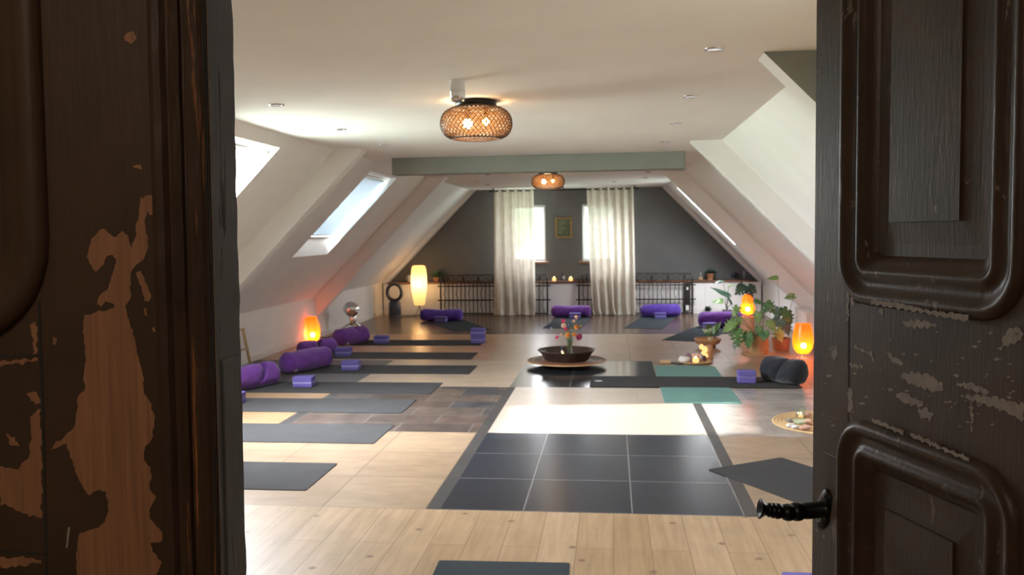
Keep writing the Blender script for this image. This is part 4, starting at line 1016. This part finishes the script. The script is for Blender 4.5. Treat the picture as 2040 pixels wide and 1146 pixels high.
def flower(px, py, kind, col, r, label, dy=0.0):
    p = W(px, py, cy_+dy); b = Vector((vx+.016*math.sin(px*3.1), cy_+.016*math.cos(px*3.1), ZB+.03)); o = thing('flower', label, 'flower', tuple(b), 0, FG); d = p-b
    nk = Vector(((p.x-vx)*.12, dy*.1, .22))
    MB().tube([(0, 0, 0), nk*.6, nk, nk.lerp(d, .5)+Vector((0, 0, .02)), d], [.003, .003, .0028, .0025, .002], 6).build('stem', 'stem', o)
    fm = MB(); face = Vector((-p.x*.1+ (p.x-vx)*1.5, -1, .45)).normalized(); ux = face.orthogonal().normalized(); uy = face.cross(ux)
    rr = random.Random(int(px*7+py))
    if kind == 'daisy':
        for ring, k in ((0, 1.0), (1, .72)):
            for i in range(9):
                a = 2*PI*(i+.5*ring)/9; e = d+face*(.002+.006*ring); dr = ux*math.cos(a)+uy*math.sin(a); sd = face.cross(dr)
                fm.add([e, e+dr*r*.55*k+sd*r*.24+face*.004, e+dr*r*k, e+dr*r*.55*k-sd*r*.24+face*.004], [(0, 1, 2, 3)], 0, True)
        fm.build('petals', col, o, solid=.0012, fix=False); MB().ball(tuple(d+face*.009), r*.26, 0, 10).build('eye', 'flower_eye', o.children[-1])
    else:
        for i in range(46):
            v = Vector((rr.gauss(0, 1), rr.gauss(0, 1), rr.gauss(0, 1))).normalized(); e = d+v*r*rr.uniform(.3, .62); sd = v.orthogonal().normalized(); s2 = v.cross(sd); w = r*.42
            fm.add([e-sd*w*.6, e+s2*w*.5, e+sd*w*.6+v*w*.5, e-s2*w*.5+v*w*.55], [(0, 1, 2, 3)], 0, True)
        fm.build('petals', col, o, solid=.001, fix=False)
    return o
flower(1122, 639, 'ruff', 'pink_petal', .032, 'pink ruffled bloom, highest of the pink ones in the vase')
flower(1123, 649, 'daisy', 'peach_petal', .034, 'coral and peach daisy-like bloom just under the top pink one', -.02)
flower(1127, 655, 'ruff', 'pink_petal', .032, 'hot pink ruffled bloom in the middle of the bunch', -.03)
flower(1148, 632, 'ruff', 'peach_petal', .032, 'pale peach ruffled bloom at the very top of the bunch', .02)
flower(1143, 640, 'ruff', 'peach_petal', .026, 'small pale peach bloom below the topmost one', .0)
flower(1148, 652, 'daisy', 'orange_petal', .034, 'orange daisy with a dark eye on the right, upper one', -.01)
flower(1131, 668, 'daisy', 'orange_petal', .034, 'orange daisy with a dark eye low in the middle', -.04)
flower(1144, 667, 'daisy', 'orange_petal', .030, 'orange daisy touching the magenta bloom', -.03)
flower(1153, 671, 'ruff', 'magenta_petal', .05, 'large deep magenta bloom low on the right of the bunch', -.02)
flower(1109, 672, 'ruff', 'pink_petal', .028, 'pink bloom hanging out lowest on the left', .02)
flower(1118, 667, 'daisy', 'peach_petal', .020, 'tiny orange-peach bud left of the low orange daisy', .01)
flower(1098, 654, 'ruff', 'lilac_petal', .014, 'tiny lilac bloom farthest out on the left', .06)
flower(1132, 649, 'ruff', 'lilac_petal', .018, 'small lilac bloom in the middle of the bunch', .04)
flower(1157, 650, 'ruff', 'yellow_petal', .016, 'tiny yellow bloom farthest out on the right', .0)
fo = MB(); rr = random.Random(8)
for i in range(26):
    a = rr.uniform(0, 2*PI); z = rr.uniform(.20, .34); L = rr.uniform(.05, .09); o = Vector((.015*math.cos(a), .015*math.sin(a), z)); dd = Vector((math.cos(a), math.sin(a), rr.uniform(-.2, .7))).normalized(); sd = dd.cross(Vector((0, 0, 1))).normalized()
    fo.add([o, o+dd*L*.5+sd*.009, o+dd*L, o+dd*L*.5-sd*.009], [(0, 1, 2, 3)], 0, True)
tg = thing('flower_greenery', 'green leaves in the mouth of the flower vase', 'leaves', (vx, cy_, ZB+.0)); fo.build('foliage', 'leaf_green', tg, solid=.0008, fix=False)

# ------------------------------------------------------------------ right-hand corner
def leaf_mesh(L, Wd, split=0, droop=.25, fold=.12, seed=0, n=14):
    """heart-shaped leaf along +y from the stalk, split edges when split > 0"""
    rr = random.Random(seed); vs = []; fs = []; mb = MB()
    cols = 9
    for j in range(n+1):
        f = j/n; wd = Wd/2*(math.sin(PI*min(1, f**.72*1.0))**.8)*(1.12-.25*f)
        if j == 0: wd = Wd*.14
        if j == n: wd = .0008
        y = L*f-(L*.09 if 0 < j < 3 else 0)*0
        for c in range(cols):
            s = c/(cols-1)*2-1
            k = 1.0
            if split and abs(s) > .5 and 2 < j < n-1 and j % 3 == 0: k = 1-.42*(abs(s)-.5)*2
            yy = y - .22*L*abs(s)**1.5*(1-f)*.7 + .10*L*abs(s)*f*(-1)
            vs.append((s*wd*k, yy, -droop*L*f*f+fold*abs(s)*wd*1.0-.25*fold*wd*s*s*3+.004*math.sin(f*9+s*3+seed)))
    for j in range(n):
        for c in range(cols-1):
            if split and j % 3 == 0 and 2 < j < n-1 and c in (0, cols-2): continue
            if split > 1 and j % 3 == 1 and 3 < j < n-2 and c in (2, cols-4): continue
            fs.append((j*cols+c, j*cols+c+1, (j+1)*cols+c+1, (j+1)*cols+c))
    return vs, fs
def put_leaf(parent, base, p, tipdir, L, Wd, mat, split=0, nrm=(0, -1, .4), seed=0, stem='stem', sr=.0035, droop=.25, bend=.25):
    """p: where the stalk meets the blade; tipdir: where its tip points; nrm: which way its face looks (world)"""
    o = Vector(parent.location); p = Vector(p); y = Vector(tipdir).normalized(); z = Vector(nrm); x = y.cross(z).normalized(); z = x.cross(y)
    M = Matrix(((x.x, y.x, z.x, p.x-o.x), (x.y, y.y, z.y, p.y-o.y), (x.z, y.z, z.z, p.z-o.z), (0, 0, 0, 1)))
    vs, fs = leaf_mesh(L, Wd, split, droop, seed=seed); lf = MB().add(vs, fs, 0, True, M).build('leaf', mat, parent, solid=.0012, fix=False)
    b = Vector(base)-o; q = p-o; m = b.lerp(q, .55)+Vector((0, 0, bend*(q-b).length))
    MB().tube([b, b.lerp(m, .5)+Vector((0, 0, .02)), m, m.lerp(q, .55)+Vector((0, 0, .25*bend*(q-b).length)), q], [sr*1.4, sr*1.2, sr, sr*.9, sr*.7], 6).build('stalk', stem, parent)
    return lf
# monstera in a rattan basket
YM = 10.62
q = W(1511, 703, YM); bxm = q.x
t = thing('plant_tray', 'round woven tray on the floor under the rattan basket', 'tray', (bxm, YM, 0)); MB().lathe([(.0001, 0), (.19, 0), (.205, .012), (.198, .018), (.185, .008), (.0001, .008)], 36).build('tray', 'rattan', t)
t = thing('monstera_plant', 'large split-leaf monstera in a round rattan basket by the right wall', 'plant', (bxm, YM, .010)); mon = t
MB().lathe([(.10, 0), (.115, .03), (.122, .12), (.114, .215), (.106, .225), (.104, .19), (.0001, .19)], 30, jit=lambda a, j: 1+.012*math.sin(24*a+j)).build('basket', 'rattan', t)
MB().lathe([(.0001, .195), (.102, .195)], 20).build('soil', 'soil', t)
bs = Vector((bxm, YM, .20))
LV = [ # px, py of the stalk end, px, py of the tip, depth offset, mat, split, width factor
 (1463, 641, 1440, 663, -.20, 'leaf_light', 1, .80), (1468, 659, 1472, 692, -.28, 'leaf_green', 2, .95), (1490, 664, 1491, 695, -.26, 'leaf_green', 1, .85), (1512, 652, 1511, 670, -.2, 'leaf_green', 1, .9),
 (1523, 660, 1521, 680, -.22, 'leaf_green', 0, .95), (1548, 656, 1559, 682, -.12, 'leaf_light', 1, .95), (1532, 640, 1545, 660, -.1, 'leaf_light', 1, .95), (1511, 622, 1508, 646, -.08, 'leaf_light', 1, .8),
 (1533, 606, 1518, 624, -.05, 'leaf_green', 2, .9), (1528, 604, 1545, 626, -.02, 'leaf_green', 2, .9), (1470, 612, 1458, 632, -.1, 'leaf_light', 1, .8), (1472, 632, 1462, 655, -.12, 'leaf_light', 1, .8),
 (1484, 573, 1464, 586, .05, 'leaf_dark', 2, 1.1), (1490, 570, 1500, 592, .05, 'leaf_dark', 2, 1.0), (1480, 566, 1466, 578, .08, 'leaf_dark', 1, .8), (1494, 570, 1508, 584, .08, 'leaf_dark', 2, .9), (1503, 598, 1520, 606, .0, 'leaf_green', 1, .7)]
for i, (ax, ay, bx_, by_, dy, m, sp, wf) in enumerate(LV):
    a = W(ax, ay, YM+dy); b = W(bx_, by_, YM+dy-.03); L = (b-a).length*1.08
    put_leaf(mon, bs+Vector((random.uniform(-.05, .05), random.uniform(-.05, .05), 0)), a, b-a, L, L*wf, m, sp, (random.uniform(-.35, .2), -1, .45), i, droop=.12, bend=.12 if ay > 600 else .05)
# variegated blue-green plant behind it, with tall stalks
YV = 11.05; q = W(1556, 672, YV)
t = thing('philodendron', 'blue-green variegated plant with two tall stalks behind the monstera by the radiator', 'plant', (q.x, YV, 0)); phi = t
p_ = MB().lathe([(.10, 0), (.115, .15), (.105, .15), (.103, .13), (.0001, .13)], 24).build('pot', 'terracotta', t); MB().lathe([(.0001, .135), (.10, .135)], 16).build('soil', 'soil', p_)
bs = Vector((q.x, YV, .14))
for i, (ax, ay, bx_, by_, dy, m, sp, wf) in enumerate([(1552, 614, 1546, 640, .0, 'leaf_blue', 1, .8), (1560, 616, 1574, 646, -.04, 'leaf_green', 1, .7), (1570, 622, 1576, 650, .05, 'leaf_green', 1, .7), (1556, 636, 1556, 664, -.05, 'leaf_blue', 1, .9), (1564, 640, 1572, 668, .02, 'leaf_blue', 1, .8), (1548, 636, 1536, 652, .02, 'leaf_blue', 0, .7),
        (1566, 618, 1576, 630, .08, 'leaf_pale', 1, .7), (1549, 553, 1529, 555, -.02, 'leaf_light', 0, .42), (1582, 590, 1563, 594, -.04, 'leaf_light', 2, .75)]):
    a = W(ax, ay, YV+dy); b = W(bx_, by_, YV+dy-.04); L = (b-a).length*1.1
    put_leaf(phi, bs, a, b-a, L, L*wf, m, sp, (random.uniform(-.3, .3), -1, .4), i+40, bend=.03, droop=.1)
# dark bird-of-paradise style plant in a grey pot
YD = 14.7; q = W(1448, 628, YD)
t = thing('dark_leaf_plant', 'sparse plant with long dark leaves in a grey pot in front of the cabinet', 'plant', (q.x, YD, 0)); dk = t
MB().lathe([(.062, 0), (.075, .175), (.078, .18), (.07, .18), (.068, .16), (.0001, .16)], 24).build('pot', 'grey_pot', t); MB().lathe([(.0001, .163), (.067, .163)], 16).build('soil', 'soil', t.children[0])
bs = Vector((q.x, YD, .165))
for i, (ax, ay, bx_, by_, m, wf) in enumerate([(1452, 589, 1414, 571, 'leaf_dark', .26), (1440, 561, 1419, 563, 'leaf_dark', .25), (1440, 599, 1417, 602, 'leaf_light', .48), (1458, 606, 1448, 588, 'leaf_dark', .22), (1452, 571, 1466, 566, 'leaf_light', .2)]):
    a = W(ax, ay, YD-.03); b = W(bx_, by_, YD-.08); L = (b-a).length
    put_leaf(dk, bs, a, b-a, L, L*wf, m, 0, (.1, -1, .5), i+60, 'brown_stem', .004, droop=.06, bend=.16)
# lamp on its stump
YG = 11.35; q = W(1489, 631, YG)
t = thing('wooden_stump', 'pale round wooden stump carrying the gourd-shaped lamp', 'stool', (q.x, YG, 0))
zs_ = W(1489, 630.5, YG).z
MB().lathe([(.095, 0), (.10, .02), (.092, zs_*.5), (.09, zs_-.008), (.085, zs_)], 26, jit=lambda a, j: 1+.02*math.sin(5*a)).build('trunk', 'stump_wood', t)
t = thing('gourd_lamp', 'glowing orange gourd-shaped lamp on a wooden stump among the plants', 'lamp', (q.x, YG, zs_), 0, 'orange glowing lamps')
MB().lathe([(.05, 0), (.055, .01), (.03, .02), (.028, .03)], 20).build('foot', 'grey_metal', t)
MB().lathe([(.05, .03), (.078, .045), (.096, .085), (.094, .125), (.074, .16), (.068, .175), (.072, .20), (.066, .245), (.045, .275), (.025, .285)], 32).build('shade', 'lamp_gourd', t)
MB().ball((.0, -.025, .095), .03, 0, 14).build('bulb', 'bulb', t); glow(t, (0, .01, .16), .18, (1, .47, .16))
t = thing('mosaic_lamp', 'glowing orange egg-shaped lamp on a chrome foot beside the iron-handled door edge', 'lamp', (G(1601, 714).x, 10.35, 0), 0, 'orange glowing lamps')
MB().lathe([(.062, 0), (.06, .008), (.03, .014), (.034, .035), (.04, .045)], 24).build('foot', 'chrome', t)
MB().lathe([(.04, .045), (.075, .06), (.105, .11), (.118, .18), (.116, .25), (.10, .34), (.085, .40)], 34).build('shade', 'lamp_orange', t)
MB().ball((0, -.03, .145), .033, 0, 14).build('bulb', 'bulb', t); glow(t, (0, .01, .22), .25, (1, .47, .16))
# glass, bowl on legs, trunk plant
q = G(1464, 708); t = thing('glass_vase', 'slim empty clear glass standing between the wooden bowl and the rattan basket', 'glass', (q.x, q.y, 0))
MB().lathe([(.035, 0), (.034, .004), (.006, .008), (.006, .07), (.028, .10), (.032, .15), (.030, .15), (.026, .10), (.004, .075)], 20).build('goblet', 'vase_glass', t)
YW = 11.15; q = W(1410, 697, YW)
t = thing('wooden_bowl', 'rough wooden bowl on short feet holding the thick-stemmed plant', 'bowl', (q.x, YW, 0))
MB().lathe([(.09, .045), (.14, .065), (.162, .11), (.165, .13), (.15, .13), (.13, .08), (.0001, .06)], 30, jit=lambda a, j: 1+.03*math.sin(4*a+j)).build('bowl', 'warm_wood', t)
for a in (.5, 2.6, 4.7): MB().tube([(.09*math.cos(a), .09*math.sin(a), .06), (.10*math.cos(a), .10*math.sin(a), .002)], [.024, .02], 8).build('foot', 'warm_wood', t)
q2 = W(1416, 685, YW); t = thing('thick_stem_plant', 'pale thick-stemmed plant with broad green leaves growing in the wooden bowl', 'plant', (q2.x, YW, .082)); ts = t
MB().lathe([(.0001, .0), (.045, .0), (.04, .03), (.028, .05), (.026, .16), (.02, .175)], 18).build('trunk', 'pale_trunk', t)
bs = Vector((q2.x, YW, .23))
for i, (ax, ay, bx_, by_, dy, m, wf) in enumerate([(1418, 664, 1437, 641, -.03, 'leaf_green', .42), (1414, 666, 1400, 655, -.05, 'leaf_pale', .6), (1415, 668, 1404, 664, -.08, 'leaf_green', .6), (1417, 662, 1412, 645, .02, 'leaf_green', .5), (1420, 666, 1432, 660, .03, 'leaf_green', .5), (1412, 660, 1406, 648, 0, 'leaf_green', .6)]):
    a = W(ax, ay, YW+dy); b = W(bx_, by_, YW+dy-.02); L = (b-a).length*1.1
    put_leaf(ts, bs, a, b-a, L, L*wf, m, 0, (.1, -1, .5), i+80, droop=.1, bend=.02)
# wooden block and driftwood, tray of stones
q = G(1414, 717); t = thing('wooden_candle_block', 'upright warm-lit block of wood beside the tray of stones', 'candle holder', (q.x, q.y+.05, 0), .2)
MB().lathe([(.045, 0), (.04, .07), (.043, .16), (.038, .165)], 12, jit=lambda a, j: 1+.06*math.sin(3*a+j)).build('block', 'warm_wood', t)
dw = MB()  # driftwood lumps: the warm light on them is drawn as glow
for i, (x, z, r) in enumerate(((-.10, .15, .028), (-.06, .115, .034), (-.075, .07, .03), (-.045, .045, .025))): dw.ball((x, -.02, z), r, 0, 10, sz=1.2)
dw.build('glowing_driftwood', 'tea_glow', t)['label'] = 'driftwood lumps with warm light put in as glow'
YT = 9.93; q = W(1384, 721, YT); t = thing('stone_tray', 'round wooden tray of crystals and a tealight on the beige tile', 'tray', (q.x, YT, 0))
MB().lathe([(.0001, .004), (.16, .0), (.19, .014), (.195, .024), (.185, .022), (.16, .010), (.0001, .010)], 36).build('tray', 'pale_wood', t)
def rock(px, py, Y, z, r, mat, label, sc=(1, 1, .8), seed=0, name='crystal', group='crystals on the wooden tray', cat='stone'):
    q = W(px, py, Y); rr = random.Random(seed); bm = bmesh.new(); bmesh.ops.create_icosphere(bm, subdivisions=2, radius=r)
    dirs = [Vector((rr.gauss(0, 1), rr.gauss(0, 1), rr.gauss(0, 1))).normalized() for _ in range(9)]
    for v in bm.verts:
        for d in dirs:
            e = v.co.dot(d)-r*.72
            if e > 0: v.co -= d*e
    bm.verts.index_update()
    mb = MB(); mn = min(v.co.z for v in bm.verts)*sc[2]
    mb.add([(v.co.x*sc[0], v.co.y*sc[1], v.co.z*sc[2]-mn) for v in bm.verts], [tuple(v.index for v in f.verts) for f in bm.faces]); bm.free()
    o = mb.build(name, mat, None, loc=(q.x, Y, z)); tag(o, label, cat, group); return o
rock(1363, 716, YT-.03, .011, .062, 'rock_white', 'large white rock at the left of the wooden tray', (1.1, .8, .75), 1)
rock(1371, 709, YT+.07, .011, .042, 'rock_violet', 'dark violet crystal behind the white rock on the tray', (.8, .8, 1.2), 2)
rock(1386, 706, YT+.08, .011, .052, 'rock_rose', 'rose-pink crystal at the back of the wooden tray', (1.3, .6, 1.0), 3)
rock(1397, 715, YT-.01, .011, .036, 'rock_grey', 'grey pointed crystal right of the tealight on the tray', (.7, .7, 1.5), 4)
rock(1403, 714, YT+.05, .011, .036, 'rock_violet', 'violet crystal at the right edge of the wooden tray', (.9, .8, 1.1), 5)
rock(1378, 716, YT-.04, .011, .026, 'rock_violet', 'small dark crystal between the white rock and tealight', (.9, .8, .9), 6)
q = W(1386, 718, YT-.06); t = thing('tealight_holder', 'glowing rose tealight holder in the middle of the stone tray', 'candle', (q.x, YT-.06, .011))
MB().lathe([(.026, 0), (.036, .012), (.036, .04), (.028, .055)], 14).build('holder', 'tea_glow', t); MB().ball((0, 0, .05), .014, 0, 8, sz=1.4).build('flame', 'flame', t)
q = G(1325, 726); t = thing('wooden_box', 'small flat wooden box lying at the far end of the teal mat', 'box', (q.x, q.y+.06, MT), .05)
MB().bx((-.062, -.045, 0), (.062, .045, .024)).build('body', 'pale_wood', t, bevel=.004); MB().bx((-.064, -.047, .0245), (.064, .047, .034)).build('lid', 'pale_wood', t, bevel=.004)
q = G(1344, 727)
t = thing('phone', 'dark flat tablet lying beside the small wooden box', 'tablet', (q.x+.02, q.y+.08, 0), .6); MB().bx((-.045, -.09, .0), (.045, .09, .010)).build('case', 'black_metal', t, bevel=.004)
# jute rug
rx, ry = 1.66, 6.83
t = thing('jute_rug', 'round jute mat on the grey marble beside the iron-handled door', 'rug', (rx, ry, 0))
jm = MB()
for i in range(16):
    r = .022+.026*i; jm.lathe([(r-.013, .003), (r-.006, .011), (r+.006, .011), (r+.013, .003)], 56, jit=lambda a, j, i=i: 1+.004*math.sin(40*a+i*2))
jm.lathe([(.0001, .0008), (.425, .0008), (.425, .004), (.0001, .004)], 48)
jm.build('coil', 'jute', t)
q = W(1595, 832, 6.95); t = thing('candle_glass', 'clear glass with a small lit candle on the jute mat', 'candle', (q.x, 6.95, .012))
MB().lathe([(.034, 0), (.040, .09), (.038, .09), (.032, .006), (.0001, .006)], 20).build('tumbler', 'vase_glass', t)
MB().lathe([(.020, .007), (.020, .028), (.0001, .028)], 14).build('candle', 'tea_glow', t); MB().ball((0, 0, .038), .007, 0, 8, sz=1.6).build('flame', 'flame', t)
q = W(1595, 843, 6.72); t = thing('pebble_dish', 'small pale green dish on the jute mat in front of the candle glass', 'dish', (q.x, 6.72, .012))
MB().lathe([(.03, 0), (.034, .004), (.062, .032), (.058, .032), (.03, .010), (.0001, .008)], 22).build('dish', 'leaf_pale', t)
for k, (px, py, Y, r, m, lab) in enumerate(((1577, 848, 6.62, .035, 'rock_white', 'white pebble at the left among those on the jute mat'), (1584, 851, 6.56, .028, 'rock_white', 'small white stone in front of the green dish on the jute mat'), (1606, 833, 7.0, .04, 'rock_rose', 'pinkish flat stone right of the candle glass on the jute mat'), (1611, 845, 6.7, .045, 'rock_rose', 'long rosy stone right of the green dish on the jute mat'), (1606, 853, 6.52, .04, 'rock_rose', 'rosy stone nearest the door edge on the jute mat'), (1574, 840, 6.8, .028, 'rock_grey', 'dark stone left of the green dish on the jute mat'))):
    rock(px, py, Y, .0115, r, m, lab, (1.3, .8, .6), 20+k, 'stone', 'stones on the jute mat')
# ------------------------------------------------------------------ daylight
SKY_SUN, SKY_BASE = 44.0, 6.5
wd = bpy.data.worlds.new('world'); SC.world = wd; wd.use_nodes = True
nt = wd.node_tree; bg = nt.nodes['Background']
tc = nt.nodes.new('ShaderNodeTexCoord'); sp = nt.nodes.new('ShaderNodeSeparateXYZ'); nt.links.new(tc.outputs['Generated'], sp.inputs[0])
sd = Vector((1.84, .34, -1)).normalized()
def mth(op, a, b=None):
    n = nt.nodes.new('ShaderNodeMath'); n.operation = op
    for i, v in enumerate((a, b)):
        if v is None: continue
        if isinstance(v, (int, float)): n.inputs[i].default_value = v
        else: nt.links.new(v, n.inputs[i])
    return n.outputs[0]
dt = nt.nodes.new('ShaderNodeVectorMath'); dt.operation = 'DOT_PRODUCT'; dt.inputs[1].default_value = tuple(-sd)
nt.links.new(tc.outputs['Generated'], dt.inputs[0])
bright = mth('ADD', mth('MULTIPLY', mth('POWER', mth('MAXIMUM', dt.outputs['Value'], 0.0), 1.4), SKY_SUN), SKY_BASE)   # a bright hazy sky, brightest round the sun
# gardens low on the horizon: patches of pale green
nz = nt.nodes.new('ShaderNodeTexNoise'); nz.inputs['Scale'].default_value = 26; nz.inputs['Detail'].default_value = 5
nt.links.new(tc.outputs['Generated'], nz.inputs['Vector'])
gr = nt.nodes.new('ShaderNodeValToRGB'); nt.links.new(nz.outputs['Fac'], gr.inputs['Fac'])
gr.color_ramp.elements[0].position = .42; gr.color_ramp.elements[0].color = (.30, .50, .33, 1); gr.color_ramp.elements[1].position = .58; gr.color_ramp.elements[1].color = (.98, 1, 1.02, 1)
lowm = nt.nodes.new('ShaderNodeValToRGB'); nt.links.new(sp.outputs['Z'], lowm.inputs['Fac'])
lowm.color_ramp.elements[0].position = .02; lowm.color_ramp.elements[0].color = (1, 1, 1, 1); lowm.color_ramp.elements[1].position = .06; lowm.color_ramp.elements[1].color = (0, 0, 0, 1)
mg = nt.nodes.new('ShaderNodeMixRGB'); mg.inputs['Color1'].default_value = (.96, 1, 1.05, 1); nt.links.new(lowm.outputs['Color'], mg.inputs['Fac']); nt.links.new(gr.outputs['Color'], mg.inputs['Color2'])
nt.links.new(mg.outputs['Color'], bg.inputs['Color']); nt.links.new(bright, bg.inputs['Strength'])
sun = bpy.data.lights.new('sun', 'SUN'); sun.energy = 6; sun.angle = math.radians(.9); sun.color = (1, .97, .86)
so = bpy.data.objects.new('sun', sun); COL.objects.link(so)
sd = Vector((1.84, .34, -1)).normalized(); so.rotation_euler = sd.to_track_quat('-Z', 'Y').to_euler(); so.location = (-9, 3, 8)
# unseen hall lamp behind the viewer, added to light the doors
t = thing('added_hall_lamp', 'added round white ceiling lamp, unseen in the hall', 'ceiling lamp', (-.5, -.7, 2.45))
MB().lathe([(.15, 0), (.16, -.03), (.13, -.07), (.0001, -.085)], 28).build('shade', 'downlight_lens', t)
l = bpy.data.lights.new('added_hall_light', 'POINT'); l.energy = 10; l.color = (1, .86, .68); l.shadow_soft_size = .12
lo = bpy.data.objects.new('added_hall_light', l); COL.objects.link(lo); lo.parent = t; lo.location = (0, 0, -.22)
